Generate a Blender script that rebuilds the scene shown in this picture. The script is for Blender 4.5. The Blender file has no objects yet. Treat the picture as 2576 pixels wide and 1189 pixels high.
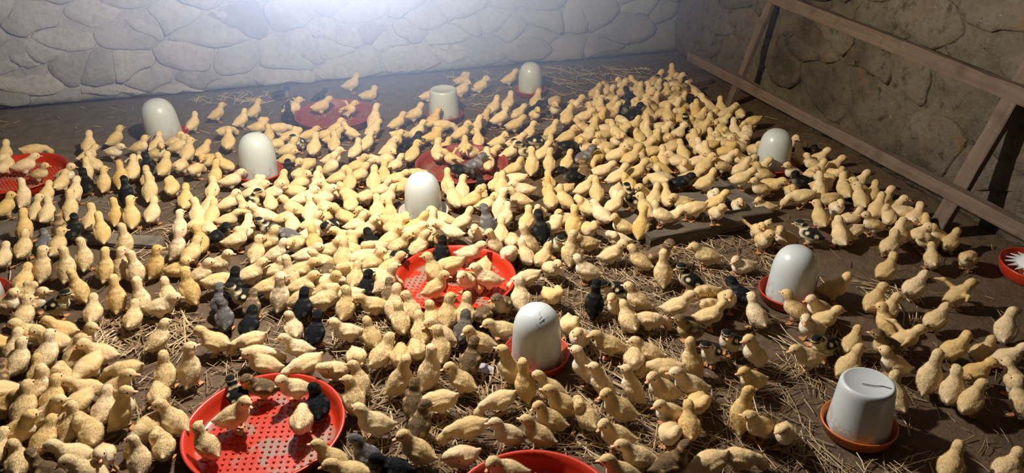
import bpy, bmesh, math, random
import numpy as np
from mathutils import Vector, Matrix, noise

random.seed(11); rng = np.random.default_rng(11)
C = bpy.context.scene.collection
R = math.radians

# ------------------------------------------------------------ camera, world, light, exposure
sc = bpy.context.scene
cam = bpy.data.objects.new('camera', bpy.data.cameras.new('camera')); C.objects.link(cam)
cam.location = (0, 0, 1.42); cam.rotation_euler = (R(60), 0, R(-15.5))
cam.data.sensor_width = 36; cam.data.lens = 1945 / 2576 * 36; cam.data.clip_start = .05
sc.camera = cam
LAMP = Vector((.10, 2.28, 1.32))
LAMP_STRENGTH = 31500.0
LAMP_COLOR = (1.0, .95, .89)
HAZE_DENSITY = 1.0
HAZE_COLOR = (.40, .55, 1.0)
HAZE_AT, HAZE_SIZE = (.40, 2.90, .94), (1.8, 1.1, .84)
w = bpy.data.worlds.new('world'); sc.world = w; w.use_nodes = True
w.node_tree.nodes['Background'].inputs['Color'].default_value = (.5, .6, .8, 1)
w.node_tree.nodes['Background'].inputs['Strength'].default_value = .01
sc.view_settings.view_transform = 'Standard'; sc.view_settings.look = 'None'
sc.view_settings.gamma = 1; sc.view_settings.use_curve_mapping = False
sc.view_settings.exposure = 0.0
sc.cycles.max_bounces = 6; sc.cycles.volume_bounces = 0; sc.cycles.volume_step_rate = .8

# ------------------------------------------------------------ helpers
def link(name, me, parent=None, mats=(), label=None, cat=None, group=None, kind=None, loc=None, rot=None):
    o = bpy.data.objects.new(name, me); C.objects.link(o)
    if parent is not None: o.parent = parent
    for m in mats:
        if me is not None and m.name not in [x.name for x in me.materials if x]: me.materials.append(m)
    if label: o['label'] = label
    if cat: o['category'] = cat
    if group: o['group'] = group
    if kind: o['kind'] = kind
    if loc is not None: o.location = loc
    if rot is not None: o.rotation_euler = rot
    return o

def mesh(name, v, f, smooth=True):
    me = bpy.data.meshes.new(name); me.from_pydata([tuple(p) for p in v], [], [tuple(q) for q in f]); me.update()
    if smooth: me.polygons.foreach_set('use_smooth', [True] * len(me.polygons))
    return me

def lathe(profile, seg=48, cap_first=True, cap_last=True):
    v, f = [], []; n = len(profile)
    for r, z in profile:
        for k in range(seg):
            a = 2 * math.pi * k / seg; v.append((r * math.cos(a), r * math.sin(a), z))
    for i in range(n - 1):
        for k in range(seg):
            k2 = (k + 1) % seg
            f.append((i * seg + k, i * seg + k2, (i + 1) * seg + k2, (i + 1) * seg + k))
    if cap_first: f.append(tuple(range(seg - 1, -1, -1)))
    if cap_last: f.append(tuple((n - 1) * seg + k for k in range(seg)))
    return v, f

def fract(v, s, a, seed=0):
    """noise offset vector"""
    p = Vector(v) * s + Vector((seed * 7.3, seed * 3.1, seed * 1.7))
    return noise.noise_vector(p) * a

def beam(L, W, H, name, seed=0, rough=.004, segs=14):
    """rough-sawn bar along X, centred in x/y, z from 0 to H, ends worn"""
    v, f = [], []
    ring = [(-1, 0), (-.92, .0), (0, 0), (.92, 0), (1, .0), (1, .12), (1, .5), (1, .88), (.92, 1), (0, 1), (-.92, 1), (-1, .88), (-1, .5), (-1, .12)]
    ring = [(-.9, 0), (0, 0), (.9, 0), (1, .1), (1, .5), (1, .9), (.9, 1), (.3, 1), (-.3, 1), (-.9, 1), (-1, .9), (-1, .5), (-1, .1)]
    n = len(ring)
    for i in range(segs + 1):
        x = (i / segs - .5) * L
        for (a, b) in ring:
            p = Vector((x, a * W / 2, b * H))
            d = fract(p, 11, rough, seed) + fract((x * .25, p.y, p.z), 45, rough * .5, seed + 3)
            q = p + Vector((d.x if i in (0, segs) else 0, d.y, d.z * (.2 if b == 0 else 1)))
            v.append(q)
    for i in range(segs):
        for k in range(n):
            k2 = (k + 1) % n
            f.append((i * n + k, i * n + k2, (i + 1) * n + k2, (i + 1) * n + k))
    f.append(tuple(range(n))); f.append(tuple(segs * n + k for k in range(n - 1, -1, -1)))
    me = mesh(name, v, f, False)
    bm = bmesh.new(); bm.from_mesh(me); bmesh.ops.recalc_face_normals(bm, faces=bm.faces); bm.to_mesh(me); bm.free()
    return me

# ------------------------------------------------------------ node materials
class NT:
    def __init__(s, name):
        s.m = bpy.data.materials.new(name); s.m.use_nodes = True; s.t = s.m.node_tree
        s.b = s.t.nodes['Principled BSDF']
    def n(s, typ, **kw):
        x = s.t.nodes.new(typ)
        for k, v in kw.items():
            if k in x.inputs: x.inputs[k].default_value = v
            else: setattr(x, k, v)
        return x
    def l(s, a, b): s.t.links.new(a, b)
    def coord(s, which='Object'): return s.n('ShaderNodeTexCoord').outputs[which]
    def noise(s, vec, scale, detail=4, rough=.55):
        x = s.n('ShaderNodeTexNoise'); x.inputs['Scale'].default_value = scale; x.inputs['Detail'].default_value = detail
        x.inputs['Roughness'].default_value = rough
        if vec is not None: s.l(vec, x.inputs['Vector'])
        return x.outputs['Fac']
    def ramp(s, fac, stops):
        x = s.n('ShaderNodeValToRGB'); e = x.color_ramp.elements
        while len(e) < len(stops): e.new(.5)
        for el, (p, c) in zip(e, stops): el.position = p; el.color = (*c, 1) if len(c) == 3 else c
        s.l(fac, x.inputs['Fac']); return x.outputs['Color']
    def mix(s, fac, a, b, mode='MIX'):
        x = s.n('ShaderNodeMix'); x.data_type = 'RGBA'; x.blend_type = mode
        for i, val in ((0, fac), (6, a), (7, b)):
            if isinstance(val, (int, float)): x.inputs[i].default_value = val
            elif isinstance(val, tuple): x.inputs[i].default_value = (*val, 1)
            else: s.l(val, x.inputs[i])
        return x.outputs[2]
    def math(s, op, a, b=0.0):
        x = s.n('ShaderNodeMath'); x.operation = op
        for i, val in ((0, a), (1, b)):
            if isinstance(val, (int, float)): x.inputs[i].default_value = val
            else: s.l(val, x.inputs[i])
        return x.outputs[0]
    def bump(s, h, strength=.4, dist=.01):
        x = s.n('ShaderNodeBump'); x.inputs['Strength'].default_value = strength; x.inputs['Distance'].default_value = dist
        s.l(h, x.inputs['Height']); s.l(x.outputs['Normal'], s.b.inputs['Normal'])
    def out(s, col=None, rough=.8, spec=.2):
        if col is not None:
            if isinstance(col, tuple): s.b.inputs['Base Color'].default_value = (*col, 1)
            else: s.l(col, s.b.inputs['Base Color'])
        s.b.inputs['Roughness'].default_value = rough; s.b.inputs['Specular IOR Level'].default_value = spec
        return s.m

def mat_stone(name, c0, c1, dirt, dirt_lo=.52, bump=.55, mottled=False):
    t = NT(name); co = t.coord()
    ob = t.n('ShaderNodeObjectInfo').outputs['Random']
    n1 = t.noise(co, 5, 6, .6); n2 = t.noise(co, 38, 5, .65); n3 = t.noise(co, 2.3, 4, .6)
    col = t.ramp(n1, [(.3, c0), (.7, c1)])
    col = t.mix(t.ramp(n3, [(dirt_lo, (0, 0, 0)), (dirt_lo + .16, (1, 1, 1))]), col, dirt)
    col = t.mix(1.0, col, t.ramp(ob, [(0, (.86, .85, .86)), (1, (1.1, 1.08, 1.05))]), 'MULTIPLY')
    col = t.mix(t.ramp(n2, [(.3, (.45,) * 3), (.55, (0, 0, 0))]), col, tuple(x * .6 for x in c0))
    if name.startswith('grey'):                      # wall turns browner and darker towards the far corner
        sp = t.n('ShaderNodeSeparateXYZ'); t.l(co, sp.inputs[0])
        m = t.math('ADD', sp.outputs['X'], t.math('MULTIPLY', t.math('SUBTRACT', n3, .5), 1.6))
        wall_tone = t.ramp(t.math('MULTIPLY', t.math('SUBTRACT', m, .75), .7), [(0, (0, 0, 0)), (.8, (.8,) * 3)])
        col = t.mix(wall_tone, col, t.ramp(n1, [(.3, (.15, .128, .108)), (.7, (.225, .198, .172))]))
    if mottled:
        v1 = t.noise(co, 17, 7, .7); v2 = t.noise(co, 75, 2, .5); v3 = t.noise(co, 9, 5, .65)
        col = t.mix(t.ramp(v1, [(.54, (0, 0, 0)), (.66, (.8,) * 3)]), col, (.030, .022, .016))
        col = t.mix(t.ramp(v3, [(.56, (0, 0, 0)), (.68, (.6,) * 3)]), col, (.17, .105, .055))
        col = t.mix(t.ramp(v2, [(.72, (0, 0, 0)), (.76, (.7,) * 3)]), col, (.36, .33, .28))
    h = t.math('ADD', t.math('MULTIPLY', n2, .5), t.math('MULTIPLY', t.noise(co, 14, 5, .6), 1.0))
    t.bump(h, bump, .018); return t.out(col, .92, .15)

M = {}
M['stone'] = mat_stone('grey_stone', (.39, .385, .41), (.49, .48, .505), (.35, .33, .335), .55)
M['stone_dark'] = mat_stone('dark_grey_stone', (.29, .285, .295), (.36, .35, .36), (.25, .24, .24), .5)
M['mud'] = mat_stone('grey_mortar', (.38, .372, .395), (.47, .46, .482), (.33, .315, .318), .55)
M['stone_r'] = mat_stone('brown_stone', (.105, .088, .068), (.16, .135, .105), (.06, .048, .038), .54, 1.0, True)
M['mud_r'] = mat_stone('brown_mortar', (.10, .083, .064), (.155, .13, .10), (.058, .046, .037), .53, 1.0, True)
M['ceil'] = mat_stone('dark_ceiling', (.10, .08, .065), (.15, .12, .10), (.07, .06, .05))

def mat_floor():
    t = NT('earth_floor'); co = t.coord()
    n1 = t.noise(co, 2.2, 5); n2 = t.noise(co, 16, 6, .62); n3 = t.noise(co, 90, 3, .6); n4 = t.noise(co, 5.5, 4)
    col = t.ramp(n1, [(.3, (.085, .053, .033)), (.7, (.132, .088, .057))])
    col = t.mix(t.ramp(n2, [(.42, (0, 0, 0)), (.72, (.75,) * 3)]), col, (.17, .115, .070))
    col = t.mix(t.ramp(n4, [(.55, (0, 0, 0)), (.72, (.6,) * 3)]), col, (.042, .030, .022))
    col = t.mix(t.ramp(n3, [(.6, (0, 0, 0)), (.72, (.5,) * 3)]), col, (.26, .19, .12))
    sp = t.n('ShaderNodeSeparateXYZ'); t.l(co, sp.inputs[0])          # bare dusty ground along the back wall, darker trodden litter nearer
    far = t.math('ADD', t.math('SUBTRACT', sp.outputs['Y'], t.math('MULTIPLY', sp.outputs['X'], .45)), t.math('MULTIPLY', n1, .8))
    dust = t.ramp(t.math('MULTIPLY', t.math('SUBTRACT', far, 3.3), 1.0), [(0, (0, 0, 0)), (.7, (.8,) * 3)])
    col = t.mix(dust, col, t.ramp(n2, [(.3, (.125, .108, .092)), (.7, (.20, .178, .155))]))
    t.bump(t.math('ADD', n2, t.math('MULTIPLY', n3, .35)), .7, .012); return t.out(col, .9, .15)
M['floor'] = mat_floor()

def mat_wood(name, c0, c1, scale=1.0):
    t = NT(name); co = t.coord()
    mp = t.n('ShaderNodeMapping'); mp.inputs['Scale'].default_value = (3 * scale, 60 * scale, 60 * scale); t.l(co, mp.inputs['Vector'])
    n1 = t.noise(mp.outputs['Vector'], 1.0, 5, .65); n2 = t.noise(co, 13, 4)
    col = t.ramp(n1, [(.3, c0), (.7, c1)])
    col = t.mix(t.ramp(n2, [(.5, (0, 0, 0)), (.75, (.7,) * 3)]), col, tuple(x * .55 for x in c0))
    t.bump(n1, .6, .006); return t.out(col, .85, .2)
M['plank'] = mat_wood('weathered_wood', (.13, .105, .085), (.235, .20, .165))
M['log'] = mat_wood('split_log_wood', (.09, .07, .053), (.19, .155, .115))
M['rack'] = mat_wood('brown_rack_wood', (.115, .08, .062), (.18, .13, .10))

def mat_plastic(name, col, rough=.35, dirt=None, zlo=None):
    t = NT(name); co = t.coord()
    n1 = t.noise(co, 11 if name == 'red_plastic_tray' else 22, 6, .65); c = col
    if dirt:
        sep = t.n('ShaderNodeSeparateXYZ'); t.l(co, sep.inputs[0])
        zz = t.ramp(sep.outputs['Z'], [(zlo[0], (1, 1, 1)), (zlo[1], (0, 0, 0))])
        f = t.mix(1.0, zz, t.ramp(n1, [(.50, (0, 0, 0)), (.57, (.88,) * 3)]), 'MULTIPLY')
        c = t.mix(f, col, dirt)
    t.bump(t.noise(co, 60, 2), .05, .003)
    return t.out(c, rough, .5)
RED = (.50, .033, .010)
M['tray'] = mat_plastic('red_plastic_tray', RED, .33, (.27, .19, .135), (.0075, .012))
M['tray_worn'] = mat_plastic('worn_red_plastic_tray', (.27, .042, .034), .5, (.22, .13, .10), (.0075, .03))  # dull red: haze painted into the far tray, dirt on the middle one
M['tray_clean'] = mat_plastic('red_plastic', RED, .38, (.30, .12, .07), (.0, .05))
M['pan_orange'] = mat_plastic('orange_plastic', (.60, .155, .03), .4, (.30, .15, .07), (.0, .03))
M['pan_white'] = mat_plastic('white_pan_plastic', (.66, .58, .50), .4)
M['jug'] = mat_plastic('white_translucent_plastic', (.53, .57, .57), .3, (.34, .27, .19), (.02, .085))
M['white'] = mat_plastic('white_plastic', (.7, .7, .7), .4)

def mat_fur(name, base, pale, dark, amt, sheen=.25):
    t = NT(name)
    a = t.n('ShaderNodeAttribute'); a.attribute_name = 'fur'
    sp = t.n('ShaderNodeSeparateColor'); t.l(a.outputs['Color'], sp.inputs[0])
    co = t.coord()
    n = t.noise(co, 160, 3, .6); n2 = t.noise(co, 45, 3)
    col = t.mix(t.math('MULTIPLY', sp.outputs[1], .85), base, pale)
    mk = t.math('MULTIPLY', sp.outputs[0], amt)
    col = t.mix(mk, col, dark)
    rnd = t.math('FRACT', t.math('ADD', t.n('ShaderNodeObjectInfo').outputs['Random'], sp.outputs[2]))
    col = t.mix(1.0, col, t.ramp(rnd, [(0, (.88, .85, .76)), (.5, (1, 1, 1)), (1, (1.04, 1.06, 1.22))]), 'MULTIPLY')
    col = t.mix(1.0, col, t.ramp(n2, [(.25, (.86,) * 3), (.7, (1.06,) * 3)]), 'MULTIPLY')
    t.bump(n, .5, .003)
    t.b.inputs['Sheen Weight'].default_value = sheen; t.b.inputs['Sheen Roughness'].default_value = .5
    t.b.inputs['Sheen Tint'].default_value = (*[min(1, x * 1.1) for x in base], 1)
    return t.out(col, .95, .05)
FUR = {
 'y': mat_fur('yellow_down', (.80, .615, .34), (.88, .775, .57), (.73, .52, .245), .7),
 'p': mat_fur('cream_down', (.83, .67, .41), (.88, .79, .62), (.76, .57, .30), .7),
 'o': mat_fur('deep_yellow_down', (.79, .565, .245), (.87, .72, .44), (.70, .46, .17), .7),
 'k': mat_fur('black_down', (.05, .048, .045), (.30, .26, .18), (.014, .015, .016), 1.0, .08),
 'd': mat_fur('pied_down', (.74, .62, .36), (.80, .72, .50), (.016, .017, .017), 1.0, .05),
 'n': mat_fur('brown_down', (.48, .33, .15), (.66, .52, .28), (.13, .085, .05), .9, .1),
 'g': mat_fur('grey_down', (.27, .25, .22), (.50, .46, .37), (.11, .10, .095), .9, .1)}
t = NT('bill_pink'); M['bill'] = t.out((.72, .36, .20), .45, .4)
t = NT('bill_dark'); M['bill_dark'] = t.out((.10, .085, .07), .45, .4)
t = NT('leg_orange'); M['leg'] = t.out((.55, .25, .10), .6, .3)
t = NT('eye_black'); M['eye'] = t.out((.006, .005, .005), .1, .6)

# ------------------------------------------------------------ layout data (metres; mm and degrees in the table)
# x, y, z, heading, colour + pose, label
PLANKS = [(1.3, 2.19, 0.4, 0.06, 6, 0.05), (1.5, 2.235, 0.26, 0.055, 2, 0.045), (1.085, 2.41, 0.3, 0.1, -70, 0.02), (1.59, 2.48, 0.34, 0.09, -77, 0.02), (1.42, 2.455, 0.36, 0.08, -12, 0.018), (1.19, 3.3, 0.42, 0.07, -24, 0.025), (1.15, 2.8, 0.3, 0.05, -10, 0.02)]
# ------------------------------------------------------------ the setting
XL, XR, YF, YB, ZC = -3.4, 2.60, -1.5, 4.36, 2.7
def slab(name, org, du, dv, nrm, nu, nv, amp, mat, thick=.12, freq=3.0, seed=0):
    """a thick wall/floor/ceiling panel whose inner face carries a fine uneven relief"""
    v, f = [], []; org, du, dv, nrm = map(Vector, (org, du, dv, nrm))
    for j in range(nv + 1):
        for i in range(nu + 1):
            p = org + du * (i / nu) + dv * (j / nv)
            q = p * freq + Vector((seed,) * 3)
            h = (noise.noise(q) * .6 + noise.noise(q * 2.7) * .35 + noise.noise(q * 7) * .2) * amp
            v.append(p + nrm * h)
    for j in range(nv):
        for i in range(nu):
            a = j * (nu + 1) + i; f.append((a, a + 1, a + nu + 2, a + nu + 1))
    b = len(v)
    for p in (org, org + du, org + du + dv, org + dv): v.append(p - nrm * thick)
    c = [0, nu, (nv + 1) * (nu + 1) - 1, nv * (nu + 1)]
    f.append((b + 3, b + 2, b + 1, b))
    edges = [list(range(0, nu + 1)), [nu + k * (nu + 1) for k in range(nv + 1)],
             [nv * (nu + 1) + k for k in range(nu, -1, -1)], [k * (nu + 1) for k in range(nv, -1, -1)]]
    for e, (p, q) in zip(edges, ((b, b + 1), (b + 1, b + 2), (b + 2, b + 3), (b + 3, b))):
        f.append(tuple([*reversed(e), p, q]))
    me = mesh(name, v, f)
    bm = bmesh.new(); bm.from_mesh(me); bmesh.ops.recalc_face_normals(bm, faces=bm.faces); bm.to_mesh(me); bm.free()
    return link(name, me, None, [mat], kind='structure')

slab('floor', (XL, YF, -.004), (XR - XL, 0, 0), (0, YB - YF, 0), (0, 0, 1), 130, 130, .006, M['floor'], .2, 2.2)
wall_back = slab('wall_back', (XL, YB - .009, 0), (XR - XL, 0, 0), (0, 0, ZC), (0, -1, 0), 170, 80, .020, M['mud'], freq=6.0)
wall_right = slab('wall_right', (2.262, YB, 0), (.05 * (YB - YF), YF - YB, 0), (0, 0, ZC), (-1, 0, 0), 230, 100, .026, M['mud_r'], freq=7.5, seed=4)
slab('wall_left', (XL, YF, 0), (0, YB - YF, 0), (0, 0, ZC), (1, 0, 0), 40, 20, .02, M['mud_r'], seed=8)
slab('wall_front', (XR, YF, 0), (XL - XR, 0, 0), (0, 0, ZC), (0, 1, 0), 40, 20, .02, M['mud_r'], seed=9)
slab('ceiling', (XL, YB, ZC), (XR - XL, 0, 0), (0, YF - YB, 0), (0, 0, -1), 30, 30, .02, M['ceil'], seed=12)

def clip(poly, px, py, nx, ny):
    out = []
    for i in range(len(poly)):
        a, b = poly[i - 1], poly[i]
        da = (a[0] - px) * nx + (a[1] - py) * ny; db = (b[0] - px) * nx + (b[1] - py) * ny
        if (da <= 0) != (db <= 0):
            k = da / (da - db); out.append((a[0] + (b[0] - a[0]) * k, a[1] + (b[1] - a[1]) * k))
        if db <= 0: out.append(b)
    return out

def rubble(parent, u0, u1, z1, cw, ch, place, mats, relief, gap, seed, jit=.36, soft=.0, skip=0.):
    """irregular rubble stones (cells of a jittered, uneven grid), each a cushion with its own edges"""
    rnd = random.Random(seed); seeds = []
    nz = int(z1 / ch) + 1
    for j in range(-1, nz + 1):
        u = u0 - cw
        while u < u1 + cw:
            s = rnd.uniform(.62, 1.5)
            u += cw * s * .5
            seeds.append((u + rnd.uniform(-jit, jit) * cw * .5, (j + .5) * ch + rnd.uniform(-jit, jit) * ch * 1.2)); u += cw * s * .5
    A = cw / ch
    for (u, z) in seeds:
        if not (u0 <= u <= u1 and -.02 <= z <= z1): continue
        if rnd.random() < skip: continue
        poly = [(u - cw * 2, (z - ch * 2) * A), (u + cw * 2, (z - ch * 2) * A), (u + cw * 2, (z + ch * 2) * A), (u - cw * 2, (z + ch * 2) * A)]
        for (a, b) in seeds:
            if (a, b) == (u, z) or abs(a - u) > cw * 3 or abs(b - z) > ch * 3: continue
            nx, ny = a - u, (b - z) * A; poly = clip(poly, (u + a) / 2, (z + b) / 2 * A, nx, ny)
            if len(poly) < 3: break
        if len(poly) < 3: continue
        poly = [(max(u0 - .01, min(u1 + .01, a)), max(.004, b / A)) for a, b in poly]
        cx = sum(a for a, b in poly) / len(poly); cz = sum(b for a, b in poly) / len(poly)
        # resample the outline, round it and roughen it
        N = 20; per = []; L = [math.dist(poly[i], poly[(i + 1) % len(poly)]) for i in range(len(poly))]; tot = sum(L)
        if tot < .12: continue
        for k in range(N):
            d = tot * k / N; i = 0
            while d > L[i]: d -= L[i]; i += 1
            a, b = poly[i], poly[(i + 1) % len(poly)]; q = d / max(L[i], 1e-6); per.append((a[0] + (b[0] - a[0]) * q, a[1] + (b[1] - a[1]) * q))
        per = [((per[k - 1][0] + 4 * per[k][0] + per[(k + 1) % N][0]) / 6, (per[k - 1][1] + 4 * per[k][1] + per[(k + 1) % N][1]) / 6) for k in range(N)]
        g = rnd.uniform(*gap); tilt = rnd.uniform(.3, 1.0); h0 = rnd.uniform(*relief); hh = max(.03, max(b for a, b in per) - min(b for a, b in per))
        side = rnd.uniform(-.35, .35)
        v, f = [], []
        for ri, (s, dep) in enumerate(((1.0, -.022), (.985, .74), (.93, .95), (.55, 1.0))):
            for (a, b) in per:
                dx, dz = a - cx, b - cz; r = math.hypot(dx, dz) + 1e-6
                k = s * (r - g) / r
                x, z_ = cx + dx * k, cz + dz * k
                n = noise.noise_vector(Vector((x * 14, z_ * 14, seed))) + noise.noise_vector(Vector((x * 37, z_ * 37, seed + 2))) * .45
                x += n.x * .024 * (s > .3); z_ = max(.002, z_ + n.y * .020)
                low = (cz - z_) / hh                     # stones lean out at the foot, their heads run into the mortar
                dpt = -.022 if ri == 0 else h0 * dep * (1 + tilt * 1.7 * low + side * (x - cx) / cw) + n.z * .006 * (.3 if s > .95 else 1) + noise.noise(Vector((x * 26, z_ * 26, seed + 5))) * .003
                v.append(place(x, z_, dpt))
        v.append(place(cx, cz, h0 * 1.02 + noise.noise(Vector((cx * 9, cz * 9, 2))) * .006))
        for ri in range(3):
            for k in range(N):
                k2 = (k + 1) % N; f.append((ri * N + k, ri * N + k2, (ri + 1) * N + k2, (ri + 1) * N + k))
        for k in range(N): f.append((3 * N + k, 3 * N + (k + 1) % N, 4 * N))
        me = mesh('stone', v, f)
        bm = bmesh.new(); bm.from_mesh(me); bmesh.ops.recalc_face_normals(bm, faces=bm.faces)
        ctr = Vector(place(cx, cz, 1)) - Vector(place(cx, cz, 0))
        if sum((fc.normal.dot(ctr)) for fc in bm.faces) < 0: bmesh.ops.reverse_faces(bm, faces=bm.faces)
        bm.to_mesh(me); bm.free()
        link('stone', me, parent, [mats[0] if rnd.random() > .1 else mats[1]])
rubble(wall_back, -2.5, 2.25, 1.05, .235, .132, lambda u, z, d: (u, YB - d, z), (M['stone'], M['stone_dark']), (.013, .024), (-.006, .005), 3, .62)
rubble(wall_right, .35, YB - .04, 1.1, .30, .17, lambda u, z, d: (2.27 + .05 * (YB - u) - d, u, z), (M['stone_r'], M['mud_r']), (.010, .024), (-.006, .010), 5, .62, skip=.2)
# the big smooth grey stone low in the back wall
v, f = [], []
N = 26
for (s, d) in ((1, -.02), (.985, .03), (.9, .042), (.6, .046)):
    for k in range(N):
        a = 2 * math.pi * k / N; x = math.cos(a) * .155; z = math.sin(a) * .085
        z = z if z > 0 else z * .75
        n = noise.noise_vector(Vector((x * 9, z * 9, 3))) * .012
        v.append((1.30 + x * s + n.x, YB - d, 0.080 + (z + n.y) * s))
v.append((1.30, YB - .047, 0.080))
for r in range(3):
    for k in range(N): f.append((r * N + k, r * N + (k + 1) % N, (r + 1) * N + (k + 1) % N, (r + 1) * N + k))
for k in range(N): f.append((3 * N + k, 3 * N + (k + 1) % N, 4 * N))
link('stone', mesh('stone', v, f), wall_back, [M['stone_dark']])

# ------------------------------------------------------------ hanging lamp (just above the picture)
lamp = link('hanging_lamp', None, None, label='bare white bulb hanging on a black cord above the ducklings', cat='lamp', loc=LAMP)
v, f = lathe([(.001, -.045), (.018, -.041), (.031, -.028), (.036, -.008), (.033, .012), (.022, .032), (.014, .045)], 16)
t = NT('bulb_glow'); t.t.nodes.remove(t.b); em = t.n('ShaderNodeEmission'); em.inputs['Color'].default_value = (*LAMP_COLOR, 1); em.inputs['Strength'].default_value = LAMP_STRENGTH / 10
t.l(em.outputs[0], t.t.nodes['Material Output'].inputs['Surface'])
link('bulb', mesh('bulb', v, f), lamp, [t.m])
t = NT('black_bakelite'); bk = t.out((.02, .02, .02), .5, .4)
v, f = lathe([(.015, .045), (.02, .047), (.02, .085), (.009, .095)], 16); link('socket', mesh('socket', v, f), lamp, [bk])
v, f = lathe([(.0035, .095), (.0035, ZC - LAMP.z + .01)], 8); link('cord', mesh('cord', v, f), lamp, [bk])

# added haze volume making the lens-glare glow, thinning out away from its middle
v = [(x, y, z) for z in (-1, 1) for y in (-1, 1) for x in (-1, 1)]
f = [(0, 2, 3, 1), (4, 5, 7, 6), (0, 1, 5, 4), (2, 6, 7, 3), (0, 4, 6, 2), (1, 3, 7, 5)]   # outward
t = NT('lit_dust'); t.t.nodes.remove(t.b); vs = t.n('ShaderNodeVolumeScatter'); vs.inputs['Color'].default_value = (*HAZE_COLOR, 1); vs.inputs['Anisotropy'].default_value = 0.0
mp = t.n('ShaderNodeMapping'); mp.inputs['Location'].default_value = (0, 0, 0); mp.inputs['Scale'].default_value = (1, 1, 1); t.l(t.coord(), mp.inputs['Vector'])
ln = t.n('ShaderNodeVectorMath'); ln.operation = 'LENGTH'; t.l(mp.outputs['Vector'], ln.inputs[0])
q = t.math('MAXIMUM', t.math('SUBTRACT', 1.0, ln.outputs['Value']), 0.0); fall = t.math('MULTIPLY', q, t.math('ADD', q, .35))
t.l(t.math('MULTIPLY', fall, HAZE_DENSITY), vs.inputs['Density']); t.l(vs.outputs[0], t.t.nodes['Material Output'].inputs['Volume'])
o = link('dust_haze', mesh('dust_haze', v, f, False), None, [t.m], label='bluish cloud of lit dust hanging before the grey back wall', cat='haze', kind='stuff', loc=HAZE_AT); o.scale = HAZE_SIZE

# ------------------------------------------------------------ wooden rack leaning on the right wall
rack = link('wooden_rack', None, None, label='brown wooden rack of rails and posts leaning on the right stone wall', cat='rack', loc=(2.2, 2.6, 0))
def bar(name, p, q, W, H, seed, roll=0):
    """bar from p to q (relative to the rack), W across, H deep"""
    p, q = Vector(p) - rack.location, Vector(q) - rack.location; d = q - p
    me = beam(d.length, W, H, name, seed, .003, 22)
    rot = d.to_track_quat('X', 'Z').to_matrix().to_4x4() @ Matrix.Rotation(roll, 4, 'X')
    me.transform(Matrix.Translation(Vector((0, 0, -H / 2))))
    o = link(name, me, rack, [M['rack']]); o.matrix_local = Matrix.Translation((p + q) / 2) @ rot; return o
bar('rail', (2.088, 3.82, .136), (2.232, 1.05, .186), .035, .050, 1)
bar('rail', (2.228, 3.55, .558), (2.353, 1.05, .520), .028, .058, 2)
bar('post', (2.104, 3.375, .0), (2.284, 3.375, .615), .042, .028, 3)
bar('post', (2.166, 1.975, .0), (2.372, 1.975, .655), .066, .026, 4)

# ------------------------------------------------------------ planks and logs on the floor
BOARD = (-.72, 2.71)
PL_LAB = ['split grey log lying in front of the loose planks', 'short pole end butted against the split log', 'grey weathered plank sloping down to the left end of the split log',
          'grey plank behind the split log, running back to the wall side', 'dark plank lying crosswise between two grey planks', 'grey board lying in front of the bucket drinker by the back wall', 'thin slat among crowded ducklings behind the planks']
def plank(i, name, cx, cy, L, W, ang, H, mat, cat, label, rough=.003, z=0):
    me = beam(L, W, H, name, 20 + i, rough, 18)
    return link(name, me, None, [mat], label=label, cat=cat, loc=(cx, cy, z), rot=(0, 0, R(ang)))
for i, (cx, cy, L, W, ang, H) in enumerate(PLANKS):
    n, m, c = (('split_log', 'log', 'log') if i == 0 else ('wooden_pole', 'log', 'pole') if i == 1 else ('plank', 'plank', 'plank'))
    plank(i, n, cx, cy, L, W, ang, H, M[m], c, PL_LAB[i], .010 if i == 0 else .004)
plank(8, 'plank', *BOARD, .30, .07, -22, .016, M['plank'], 'plank', 'dark board lying flat among ducklings left of the dense crowd')
plank(9, 'plank', 2.07, 3.72, .22, .06, 12, .03, M['rack'], 'plank', 'short brown plank lying in the dark far corner')

# ------------------------------------------------------------ feeder trays
TRAY_PROFILE = [(.001, .004), (.120, .004), (.150, .004), (.168, .005), (.173, .008), (.183, .030), (.190, .046), (.197, .048), (.1995, .0455), (.198, .042), (.193, .040), (.186, .026), (.177, .003), (.172, .0), (.001, .0)]
tray_me = None
def tray(x, y, label, turn=None, dulled=False):
    global tray_me
    o0 = link('feeder_tray', None, None, label=label, cat='tray', group='round red feeder trays', loc=(x, y, 0), rot=(0, 0, random.uniform(0, 6) if turn is None else R(turn)))
    if tray_me is None:
        v, f = lathe(TRAY_PROFILE, 72, False, False); a = mesh('pan', v, f)
        sv, sf = [], []
        k = -9
        for i in range(-9, 10):
            for j in range(-9, 10):
                px, py = i * .0175, j * .0175
                if math.hypot(px, py) > .162: continue
                b = len(sv)
                for r, z in ((.0042, .003), (.0036, .0068), (.0016, .0082)):
                    for q in range(6): sv.append((px + r * math.cos(q * 1.0472), py + r * math.sin(q * 1.0472), z))
                for q in range(6):
                    for r in (0, 6): sf.append((b + r + q, b + r + (q + 1) % 6, b + r + 6 + (q + 1) % 6, b + r + 6 + q))
                sf.append(tuple(b + 12 + q for q in range(6)))
        tray_me = (a, mesh('studs', sv, sf))
        a.materials.append(M['tray']); tray_me[1].materials.append(M['tray_clean'])
    pan = link('pan', tray_me[0], o0); st = link('studs', tray_me[1], o0, kind='stuff')
    if dulled:
        for q in (pan, st): q.material_slots[0].link = 'OBJECT'; q.material_slots[0].material = M['tray_worn']
tray(-.212, 1.553, 'red tray at front left with studded dirty floor, dark and yellow ducklings standing in it', -12)
tray(.388, 2.093, 'red tray in the middle of the flock, crowded with yellow ducklings')
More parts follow.
